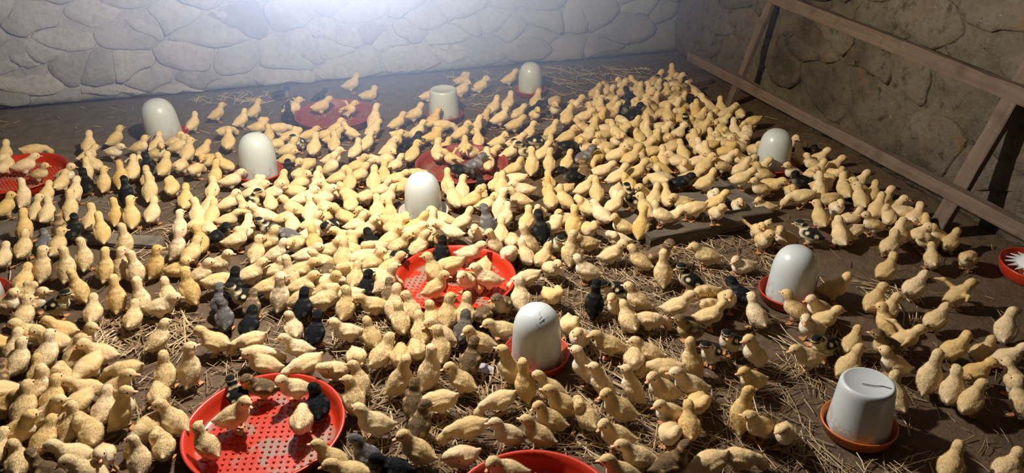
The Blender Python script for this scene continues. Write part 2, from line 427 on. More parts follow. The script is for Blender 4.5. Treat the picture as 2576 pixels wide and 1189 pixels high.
tray(.598, 2.954, 'red tray half hidden by ducklings behind the middle dome drinker', dulled=True)
tray(.123, 3.697, 'dull red tray farthest back, near the stone wall', dulled=True)
tray(-1.206, 3.355, 'red tray with ducklings cut by the left edge of the picture')
tray(.357, 1.101, 'bright red tray cut by the bottom edge of the picture')

# ------------------------------------------------------------ drinkers
def pan_profile(r, h):
    return [(.001, .004), (r * .78, .004), (r * .86, .006), (r * .95, h - .003), (r * .975, h), (r, h - .001), (r, h - .006), (r * .97, h - .008), (r * .90, .001), (r * .86, 0), (.001, 0)]
DOME = [(.0705, .006), (.0715, .012), (.0708, .03), (.0695, .07), (.0680, .098), (.0662, .120), (.0622, .1405), (.0550, .158), (.0440, .172), (.0310, .1805), (.0155, .1845), (.001, .1855)]
BUCKET = [(.0785, .006), (.0790, .014), (.0770, .04), (.0725, .09), (.0680, .140), (.0668, .150), (.0640, .1565), (.0600, .1590), (.0560, .1582), (.053, .1560), (.001, .1560)]
meshes = {}
def drinker(kind, x, y, s, pan, label, tilt=(0, 0)):
    root = link('bucket_drinker' if kind == 'bucket' else 'dome_drinker', None, None, label=label, cat='drinker',
                group='white drinkers with pans', loc=(x, y, 0.002), rot=(R(tilt[0]), R(tilt[1]), random.uniform(0, 6)))
    root.scale = (s, s, s)
    if kind not in meshes:
        v, f = lathe(BUCKET if kind == 'bucket' else DOME, 56, True, True); meshes[kind] = mesh('jar', v, f); meshes[kind].materials.append(M['jug'])
    if pan not in meshes:
        v, f = lathe(pan_profile(.095, .034), 56, False, False); meshes[pan] = mesh('base_pan', v, f); meshes[pan].materials.append(M[pan])
    link('jar', meshes[kind], root); link('base_pan', meshes[pan], root)
    if 'lug' not in meshes:
        bm = bmesh.new()
        for k in range(4):
            a = k * math.pi / 2
            q = bmesh.ops.create_cube(bm, size=1, matrix=Matrix.Rotation(a, 4, 'Z') @ Matrix.Translation((.0755, 0, .012)) @ Matrix.Diagonal((.016, .012, .012, 1)))
        me = bpy.data.meshes.new('lugs'); bm.to_mesh(me); bm.free(); meshes['lug'] = me; me.materials.append(M['jug'])
    return root
drinker('dome', -0.657, 3.647, 1.12, 'tray_clean', 'white dome drinker standing alone at the left near the back wall', (0, 3))
drinker('dome', -0.235, 3.120, 1.08, 'tray_clean', 'white dome drinker between the far left drinker and the middle one', (0, 3))
drinker('dome', 0.371, 2.597, 1.0, 'pan_white', 'white dome drinker on a whitish pan in the middle of the flock')
drinker('dome', 1.163, 3.826, .92, 'tray_clean', 'small looking white dome drinker farthest back, before the big grey stone')
drinker('dome', 1.887, 2.621, 1.0, 'tray_clean', 'grey white dome drinker in the crowd beside the wooden rack')
drinker('dome', 1.406, 1.744, 1.02, 'tray_clean', 'white dome drinker on a red pan throwing a dark shadow, right side', (0, 1))
drinker('dome', 0.534, 1.665, 1.0, 'tray_clean', 'white dome drinker on a red pan nearest the camera')
drinker('dome', -1.094, 2.418, 1.0, 'tray_clean', 'white drinker mostly cut off by the left edge')
drinker('bucket', 0.645, 3.583, .98, 'tray_clean', 'white flat topped bucket drinker far back near the wall')
drinker('bucket', 1.242, 1.176, .975, 'pan_orange', 'white flat topped bucket drinker on an orange pan, lower right', (2, -2))
# cracks on the crown of the drinker nearest the camera
def dome_r(z):
    for (r0, z0), (r1, z1) in zip(DOME, DOME[1:]):
        if z0 <= z <= z1: return r0 + (r1 - r0) * (z - z0) / (z1 - z0)
    return .0
front = [o for o in bpy.data.objects if o.get('label', '').endswith('nearest the camera')][0]; front.rotation_euler[2] = 0
t = NT('dark_crack'); ck = t.out((.03, .028, .026), .8)
for path in ([(-82, .1835), (-95, .181), (-88, .177), (-100, .173)], [(-60, .174), (-85, .172), (-100, .166)], [(-110, .164), (-104, .158), (-98, .154)]):
    pts = [((dome_r(z) + .0002) * math.cos(R(a_)), (dome_r(z) + .0002) * math.sin(R(a_)), z) for a_, z in path]; v, f = [], []
    for p in pts:
        for k in range(4): v.append((p[0] + .00045 * math.cos(k * 1.571), p[1] + .00045 * math.sin(k * 1.571), p[2] + .0005 * (k % 2)))
    for i in range(len(pts) - 1):
        for k in range(4): f.append((i * 4 + k, i * 4 + (k + 1) % 4, i * 4 + 4 + (k + 1) % 4, i * 4 + 4 + k))
    link('crack', mesh('crack', v, f), front, [ck])
# two scraps of pale paper by that drinker
t = NT('pale_paper'); pp = t.out((.42, .37, .40), .8)
for (x, y, a, lb) in ((.70, 1.735, 20, 'pale paper scrap lying right of the nearest dome drinker'), (.375, 1.66, -35, 'pale paper scrap lying left of the nearest dome drinker')):
    v = [(-.03, -.018, .002), (.0, -.02, .006), (.034, -.012, .004), (.028, .018, .003), (-.004, .02, .009), (-.032, .014, .003)]; n_ = len(v)
    v = v + [(p[0], p[1], p[2] + .0008) for p in v]
    f = [tuple(range(n_ - 1, -1, -1)), tuple(range(n_, 2 * n_))] + [(k, (k + 1) % n_, n_ + (k + 1) % n_, n_ + k) for k in range(n_)]
    link('paper_scrap', mesh('paper_scrap', v, f, False), None, [pp], label=lb, cat='paper', loc=(x, y, .004), rot=(0, 0, R(a)))
# the dry stalk lying on that bucket
v, f = [], []
pts = [(-.035, .010, 0), (-.012, .004, .001), (.012, .006, .0), (.034, -.004, .001)]
for p in pts:
    for k in range(4): v.append((p[0], p[1] + .0012 * math.cos(k * 1.571), p[2] + .0012 + .0012 * math.sin(k * 1.571)))
for i in range(3):
    for k in range(4): f.append((i * 4 + k, i * 4 + (k + 1) % 4, i * 4 + 4 + (k + 1) % 4, i * 4 + 4 + k))
t = NT('dark_stalk'); link('dry_stalk', mesh('dry_stalk', v, f), None, [t.out((.16, .12, .09), .8)], label='dark dry stalk lying on top of the orange based bucket drinker', cat='stalk', loc=(1.250, 1.160, .1555), rot=(0, 0, R(-22)))

# red feeder with a white toothed cone, cut by the right edge
fe = link('toothed_feeder', None, None, label='deep red round feeder with white toothed cone at the right edge', cat='feeder', loc=(2.285, 1.65, 0)); fe.scale = (.72, .72, .72)
v, f = lathe([(.001, .005), (.120, .005), (.134, .010), (.146, .055), (.149, .060), (.154, .059), (.154, .052), (.142, .004), (.136, 0), (.001, 0)], 64, False, False)
link('pan', mesh('pan', v, f), fe, [M['tray_clean']])
v, f = lathe([(.086, .050), (.084, .058), (.066, .085), (.050, .12), (.046, .20), (.044, .21), (.001, .212)], 40, False, True); link('cone', mesh('cone', v, f), fe, [M['white']])
tv = [(.078, -.012, .060), (.078, .012, .060), (.128, 0, .050), (.078, -.012, .055), (.078, .012, .055), (.128, 0, .046)]
tm = mesh('tooth', tv, [(0, 2, 1), (3, 4, 5), (0, 1, 4, 3), (1, 2, 5, 4), (2, 0, 3, 5)], False); tm.materials.append(M['white'])
for k in range(18): link('tooth', tm, fe, rot=(0, 0, k * math.pi / 9))

# ------------------------------------------------------------ straw litter (nobody could count it)
def ground(px, py, z=0.0):
    """where a pixel's ray meets height z (camera model above)"""
    u, vv = (px - 1288) / 1945, (py - 594.5) / 1945
    Y, Z = math.cos(R(30)) - vv * math.sin(R(30)), -(math.sin(R(30)) + vv * math.cos(R(30)))
    k = (z - 1.42) / Z; c_, s_ = math.cos(R(15.5)), math.sin(R(15.5))
    return ((c_ * u + s_ * Y) * k, (-s_ * u + c_ * Y) * k)
SV, SF, SC = [], [], []
ODR = [(-0.657, 3.647, .1), (-0.235, 3.120, .1), (0.371, 2.597, .1), (1.163, 3.826, .09), (1.887, 2.621, .1), (1.406, 1.744, .1), (0.534, 1.665, .1), (0.645, 3.583, .1), (1.242, 1.176, .1), (2.285, 1.65, .13),
       (-.212, 1.553, .2), (.388, 2.093, .2), (.598, 2.954, .2), (.123, 3.697, .2), (-1.206, 3.355, .2), (.357, 1.101, .2)]
def strand(x, y, L, rad, a, lift, shade):
    for (a_, b_, r_) in ODR:
        if math.hypot(x - a_, y - b_) < r_ + L * .3: return
    if not (XL + .1 < x < 2.3 and YF < y < YB - .1): return
    d = (math.cos(a), math.sin(a)); n = (-d[1], d[0]); b = len(SV); bend = random.gauss(0, .06) * L; up = random.uniform(0, lift)
    for i, tt in enumerate((-.5, 0, .5)):
        cx = x + d[0] * L * tt + (n[0] * bend if i == 1 else 0); cy = y + d[1] * L * tt + (n[1] * bend if i == 1 else 0)
        z = .003 + up * (tt + .5) * random.uniform(.6, 1)
        for (o_, h) in ((-1, 0), (1, 0), (0, .9)):
            SV.append((cx + n[0] * rad * o_, cy + n[1] * rad * o_, z + h * rad)); SC.append(shade)
    for i in (0, 3):
        for k in range(3): SF.append((b + i + k, b + i + (k + 1) % 3, b + i + 3 + (k + 1) % 3, b + i + 3 + k))
def straw(n, px0, px1, py0, py1, Lr=(.02, .10), rad=(.0007, .0019), lift=.012, bias=.0):
    for _ in range(n):
        x, y = ground(random.uniform(px0, px1), random.uniform(py0, py1))
        strand(x, y, random.uniform(*Lr) ** 1.0, random.uniform(*rad), random.uniform(0, math.pi), lift, min(1, max(0, random.betavariate(1.6, 1.6) + bias)))
straw(2900, -350, 2800, 230, 1420, (.012, .07), bias=-.08)
straw(1300, 860, 1700, 780, 1230, (.015, .085), (.0010, .0028), .014, .05)
straw(650, 1300, 1700, 620, 900, (.02, .10), (.0009, .002), .014, .0)
straw(500, 1700, 2300, 880, 1230, (.02, .11), bias=-.05)
straw(190, 220, 480, 790, 890, (.03, .13), (.0013, .0027), .012, .15)
straw(110, 340, 640, 880, 1080, (.03, .10), bias=.05)
straw(500, 1480, 1960, 600, 720, (.02, .10))
straw(500, 620, 1200, 640, 900, (.02, .09), bias=.1)
straw(130, 300, 520, 570, 700, (.03, .10), bias=.1)
straw(260, 1100, 1500, 180, 330, (.03, .12), (.001, .002), .01, .2)
straw(70, 490, 680, 232, 262, (.04, .12), (.001, .002), .012, .35)
straw(120, 1380, 1640, 170, 215, (.04, .13), (.001, .002), .01, .25)
straw(300, 1000, 1300, 350, 420, (.03, .1))
for _ in range(90):                                               # loose wisps lying together
    x, y = ground(random.uniform(880, 2300), random.uniform(640, 1200)); a = random.uniform(0, 3.14)
    for k in range(random.randint(4, 9)):
        strand(x + random.gauss(0, .02), y + random.gauss(0, .02), random.uniform(.05, .14), random.uniform(.0009, .002), a + random.gauss(0, .25), .02, random.uniform(.55, 1))
for _ in range(9):
    for k in range(26):
        cxy = ground(2110, 1130); strand(cxy[0] + random.gauss(0, .03), cxy[1] + random.gauss(0, .045), random.uniform(.05, .13), .0015, R(115) + random.gauss(0, .35), .02, random.uniform(.5, 1))
    break
me = mesh('straw_litter', SV, SF, False)
at = me.attributes.new('shade', 'FLOAT', 'POINT'); at.data.foreach_set('value', SC)
t = NT('straw'); a = t.n('ShaderNodeAttribute'); a.attribute_name = 'shade'
col = t.ramp(a.outputs['Fac'], [(0, (.11, .065, .032)), (.35, (.25, .155, .075)), (.75, (.47, .33, .165)), (1, (.70, .55, .33))])
link('straw_litter', me, None, [t.out(col, .55, .4)], label='scattered dry straw stalks lying all over the brown earth floor', cat='straw', kind='stuff')

# ------------------------------------------------------------ ducklings
def surface_nets(f, lo, hi, h):
    ax = [np.arange(lo[i], hi[i] + h, h) for i in range(3)]
    P = np.stack(np.meshgrid(*ax, indexing='ij'), -1); V = f(P.reshape(-1, 3)).reshape(P.shape[:3])
    S = V < 0; n = np.array(V.shape) - 1
    acc = np.zeros((*n, 3)); cnt = np.zeros(n)
    corners = [(i, j, k) for i in (0, 1) for j in (0, 1) for k in (0, 1)]
    sl = lambda c: tuple(slice(c[a], c[a] + n[a]) for a in range(3))
    for c0 in corners:
        for a in range(3):
            if c0[a] == 0:
                c1 = list(c0); c1[a] = 1
                v0, v1 = V[sl(c0)], V[sl(c1)]; m = (v0 < 0) != (v1 < 0)
                tt = np.where(m, v0 / np.where(m, v0 - v1, 1), 0)
                p = P[sl(c0)] + (P[sl(c1)] - P[sl(c0)]) * tt[..., None]
                acc[m] += p[m]; cnt[m] += 1
    act = cnt > 0; idx = -np.ones(n, int); idx[act] = np.arange(act.sum()); verts = acc[act] / cnt[act][:, None]
    quads = []
    for a in range(3):
        b, c = (a + 1) % 3, (a + 2) % 3
        s0 = [slice(None)] * 3; s1 = [slice(None)] * 3
        s0[a] = slice(0, n[a]); s1[a] = slice(1, n[a] + 1)
        for ax_ in (b, c): s0[ax_] = slice(1, n[ax_]); s1[ax_] = slice(1, n[ax_])
        A, B = S[tuple(s0)], S[tuple(s1)]; e = np.argwhere(A != B); flip = A[A != B]
        e[:, b] += 1; e[:, c] += 1
        def cell(db, dc):
            q = e.copy(); q[:, b] -= db; q[:, c] -= dc; return idx[q[:, 0], q[:, 1], q[:, 2]]
        q = np.stack([cell(1, 1), cell(0, 1), cell(0, 0), cell(1, 0)], 1)
        q[~flip] = q[~flip][:, ::-1]; quads.append(q)
    return verts, np.concatenate(quads)

def rotm(yaw=0, pitch=0):
    cy, sy, cp, sp = math.cos(R(yaw)), math.sin(R(yaw)), math.cos(R(pitch)), math.sin(R(pitch))
    return np.array([[cy, -sy, 0], [sy, cy, 0], [0, 0, 1]]) @ np.array([[cp, 0, -sp], [0, 1, 0], [sp, 0, cp]])   # pitch > 0 lifts +X

POSES = {   # body height, body pitch, head position, head yaw, head pitch
 'u': (.060, 20, (.047, 0, .112), 0, 0), 'l': (.060, 20, (.043, .007, .112), 52, 0), 'r': (.060, 20, (.043, -.007, .112), -52, 0),
 'm': (.058, 9, (.056, 0, .096), 8, -8), 'q': (.060, -12, (.083, .006, .027), 10, -58), 'v': (.058, 6, (.018, .024, .090), 150, -48),
 's': (.036, 5, (.040, .004, .078), 25, -4), 't': (.064, 44, (.034, 0, .135), 0, 4), 'a': (.064, 44, (.030, .006, .134), 48, 0), 'b': (.064, 44, (.030, -.006, .134), -48, 0),
 'w': (.060, 22, (.048, 0, .110), 0, 0)}

def duck_geometry(pose, h):
    bz, bp, hp, hy, hpit = POSES[pose]; Bc = np.array((0, 0, bz)); Br = rotm(0, bp); Hc = np.array(hp); Hr = rotm(hy, hpit)
    B = lambda p: Bc + Br @ np.array(p)
    E, K = [], []       # ellipsoids (centre, radii, rot, tag) ; tapered capsules (a, b, ra, rb, tag)
    E.append((Bc, (.0415, .0315, .0300), Br, 'b'))
    E.append((B((.020, 0, -.001)), (.030, .028, .028), Br, 'b'))
    E.append((B((-.028, 0, -.001)), (.025, .0245, .0225), Br, 'b'))
    K.append((B((-.040, 0, .004)), B((-.059, 0, .012)), .0135, .0055, 't'))
    nb = B((.027, 0, .010)); mid = (nb + Hc) / 2 + (Br @ np.array((.004, 0, .004)) if pose != 'v' else np.array((.024, .006, .010)))
    if pose == 'q': mid = (nb + Hc) / 2 + np.array((.008, 0, .006))
    K.append((nb, mid, .0215, .0150, 'n')); K.append((mid, Hc - Hr @ np.array((.003, 0, .004)), .0150, .0140, 'n'))
    E.append((Hc, (.0205, .0165, .0168), Hr, 'h'))
    E.append((Hc + Hr @ np.array((.008, 0, -.004)), (.014, .0130, .0115), Hr, 'h'))
    for s in (-1, 1):
        if pose == 'w':
            K.append((B((.008, s * .027, .012)), B((-.006, s * .062, .040)), .009, .007, 'w')); K.append((B((-.006, s * .062, .040)), B((-.030, s * .080, .046)), .008, .004, 'w'))
        else:
            E.append((B((-.006, s * .0285, .003)), (.026, .0065, .013), Br @ rotm(s * 6, 0), 'w'))
        if pose != 's': E.append((np.array((-.004, s * .0155, bz - .024)), (.014, .011, .016), np.eye(3), 'b'))
    def fields(P):
        out = []
        for c_, r_, q_, _ in E:
            L = (P - c_) @ q_; r_ = np.array(r_); k0 = np.linalg.norm(L / r_, axis=1); k1 = np.linalg.norm(L / r_ ** 2, axis=1) + 1e-9
            out.append(k0 * (k0 - 1) / k1)
        for a, b, ra, rb, _ in K:
            ab = b - a; tt = np.clip(((P - a) @ ab) / (ab @ ab), 0, 1); out.append(np.linalg.norm(P - a - tt[:, None] * ab, axis=1) - (ra + (rb - ra) * tt))
        return np.stack(out)
    def sd(P):
        F = fields(P); k = .0085; d = F[0]
        for g in F[1:]:
            hh = np.clip(.5 + .5 * (g - d) / k, 0, 1); d = g + (d - g) * hh - k * hh * (1 - hh)
        return d
    V, Q = surface_nets(sd, (-.100, -.095 if pose == 'w' else -.045, .002), (.115, .095 if pose == 'w' else .058, .165), h)
    tags = np.array([e[-1] for e in E] + [e[-1] for e in K]); T = tags[np.argmin(fields(V), 0)]
    eps = .0012; g = np.stack([sd(V + eps * d) - sd(V - eps * d) for d in np.eye(3)], 1); Nn = g / (np.linalg.norm(g, axis=1)[:, None] + 1e-9)
    # a downy, slightly lumpy skin
    lump = np.array([noise.noise(Vector(p) * 120) for p in V]); V = V + Nn * (lump * .0011)[:, None]
    LB = (V - Bc) @ Br; LH = (V - Hc) @ Hr; NB = Nn @ Br
    sm = lambda x, a, b: np.clip((x - a) / (b - a), 0, 1)
    mark = np.zeros(len(V)); pale = np.zeros(len(V))
    b = (T == 'b') | (T == 't') | (T == 'w')
    mark[b] = (sm(LB[:, 2], -.008, .004) * (1 - sm(LB[:, 0], .026, .040)))[b]
    for s in (-1, 1):
        for c_ in ((-.030, s * .022, .012), (.010, s * .026, .012)):
            r_ = np.linalg.norm(LB - np.array(c_), axis=1); mark[b] *= sm(r_, .007, .011)[b]
    hm = T == 'h'; mark[hm] = np.maximum(sm(LH[:, 2], .004, .008), sm(-np.abs(LH[:, 2] - .0005), -.0035, -.002) * sm(LH[:, 0], -.012, -.006))[hm]
    nm = T == 'n'; back = np.where(LB[:, 2] > -99, (Nn @ (Hr if pose == 'v' else Br))[:, 0], 0); mark[nm] = sm(-back, -.1, .25)[nm]
    pale[b] = np.maximum(sm(-LB[:, 0], .032, .050), sm(-LB[:, 2], .002, .022))[b]
    pale[nm | b] = np.maximum(pale, sm(LB[:, 0], .030, .044) * sm(NB[:, 0], .2, .8))[nm | b]
    attr = np.stack([mark, pale, np.zeros(len(V)), np.ones(len(V))], 1)
    # bill: a flattened loft along the head's X
    bv, bf = [], []
    rings = [(.012, .0078, .0065, -.0035), (.018, .0062, .0042, -.0045), (.025, .0058, .0028, -.006), (.031, .0055, .0022, -.0068), (.0345, .0035, .0014, -.0070)]
    for (x, wy, wz, z0) in rings:
        for k in range(8):
            a = k * math.pi / 4; bv.append(Hc + Hr @ np.array((x, wy * math.cos(a), z0 + wz * math.sin(a))))
    for i in range(4):
        for k in range(8): bf.append((i * 8 + k, i * 8 + (k + 1) % 8, i * 8 + 8 + (k + 1) % 8, i * 8 + 8 + k))
    bf.append(tuple(range(7, -1, -1))); bf.append(tuple(32 + k for k in range(8)))
    eyes = []
    for s in (-1, 1):
        ec = Hc + Hr @ np.array((.0095, s * .0146, .0032)); ev, ef = [], []
        for j in range(5):
            for k in range(6):
                th = math.pi * j / 4; ph = k * math.pi / 3; ev.append(ec + .0030 * np.array((math.sin(th) * math.cos(ph), math.sin(th) * math.sin(ph), math.cos(th))))
        for j in range(4):
            for k in range(6): ef.append((j * 6 + k, j * 6 + 6 + k, j * 6 + 6 + (k + 1) % 6, j * 6 + (k + 1) % 6))
        eyes.append((ev, ef))
    legs = []
    for s in (-1, 1):
        lv, lf = [], []; y = s * .0155
        top = .012 if pose == 's' else bz - .030
        pts = [((-.002, y, top), .0042), ((-.006, y, top * .55 + .003), .0028), ((.0, y, .006), .0026), ((.004, y, .0035), .0028)]
        if pose == 's': pts = [((.012, y, .012), .003), ((.016, y, .008), .0026), ((.02, y, .005), .0026), ((.024, y, .0035), .0026)]
        for (p, r_) in pts:
            for k in range(5): lv.append((p[0] + r_ * math.cos(k * 1.2566), p[1] + r_ * math.sin(k * 1.2566), p[2]))
        for i in range(3):
            for k in range(5): lf.append((i * 5 + k, i * 5 + (k + 1) % 5, i * 5 + 5 + (k + 1) % 5, i * 5 + 5 + k))
        b0 = len(lv); fx = pts[-1][0][0] - .004
        web = [(fx - .006, y), (fx + .012, y - .012), (fx + .022, y - .013), (fx + .020, y - .005), (fx + .026, y), (fx + .020, y + .005), (fx + .022, y + .013), (fx + .012, y + .012)]
        for z in (.0006, .0028):
            for (a, c_) in web: lv.append((a, c_, z))
        n = len(web); lf.append(tuple(b0 + k for k in range(n - 1, -1, -1))); lf.append(tuple(b0 + n + k for k in range(n)))
        for k in range(n): lf.append((b0 + k, b0 + (k + 1) % n, b0 + n + (k + 1) % n, b0 + n + k))
        legs.append((lv, lf))
    face = ((T == 'h') & (LH[:, 0] > .002) & (LH[:, 2] < .010)).astype(float)
    return dict(V=V, Q=Q, N=Nn, face=face, attr=attr, bill=(bv, bf), eyes=eyes, legs=legs, Br=Br)

def set_attr(me, attr):
    a = me.attributes.new('fur', 'FLOAT_COLOR', 'POINT'); a.data.foreach_set('color', np.asarray(attr, np.float32).ravel())

def down_mesh(g, n):
    """short tapering wisps of down standing off the skin"""
    V, Q, N = g['V'], g['Q'], g['N']
    ok = np.argwhere(g['face'][Q].max(1) < .5)[:, 0]; q = ok[rng.integers(0, len(ok), n)]; wgt = rng.dirichlet((1, 1, 1, 1), n)
    p = (V[Q[q]] * wgt[..., None]).sum(1); nn = N[Q[q, 0]]; at = g['attr'][Q[q, 0]]
    flow = -(g['Br'] @ np.array((1, 0, .1))) ; d = nn * .50 + flow * .60 + rng.normal(0, .22, (n, 3)); d /= np.linalg.norm(d, axis=1)[:, None]
    side = np.cross(d, nn); side /= np.linalg.norm(side, axis=1)[:, None] + 1e-9
    L = rng.uniform(.0030, .0058, n)[:, None]; wd = rng.uniform(.00022, .00042, n)[:, None]
    v = np.stack([p - side * wd - nn * .0008, p + side * wd - nn * .0008, p + d * L], 1).reshape(-1, 3)
    me = bpy.data.meshes.new('down'); f = np.arange(3 * n).reshape(-1, 3)
    me.from_pydata(v.tolist(), [], f.tolist()); me.update(); set_attr(me, np.repeat(at, 3, 0)); me.polygons.foreach_set('use_smooth', [True] * n)
    me.normals_split_custom_set_from_vertices(np.repeat(nn, 3, 0).tolist()); return me

PROTO = {}
def proto(pose):
    if pose in PROTO: return PROTO[pose]
    g = duck_geometry(pose, .0030)
    body = mesh('duckling', g['V'].tolist(), g['Q'].tolist()); set_attr(body, g['attr']); body.materials.append(FUR['y'])
    down = down_mesh(g, 7000); down.materials.append(FUR['y'])
    bill = mesh('bill', *g['bill']); bill.materials.append(M['bill'])
    eyes = [mesh('eye', *e) for e in g['eyes']]; legs = [mesh('leg', l[0], l[1], False) for l in g['legs']]
    for e in eyes: e.materials.append(M['eye'])
    for l in legs: l.materials.append(M['leg'])
    PROTO[pose] = dict(body=body, down=down, bill=bill, eyes=eyes, legs=legs); return PROTO[pose]

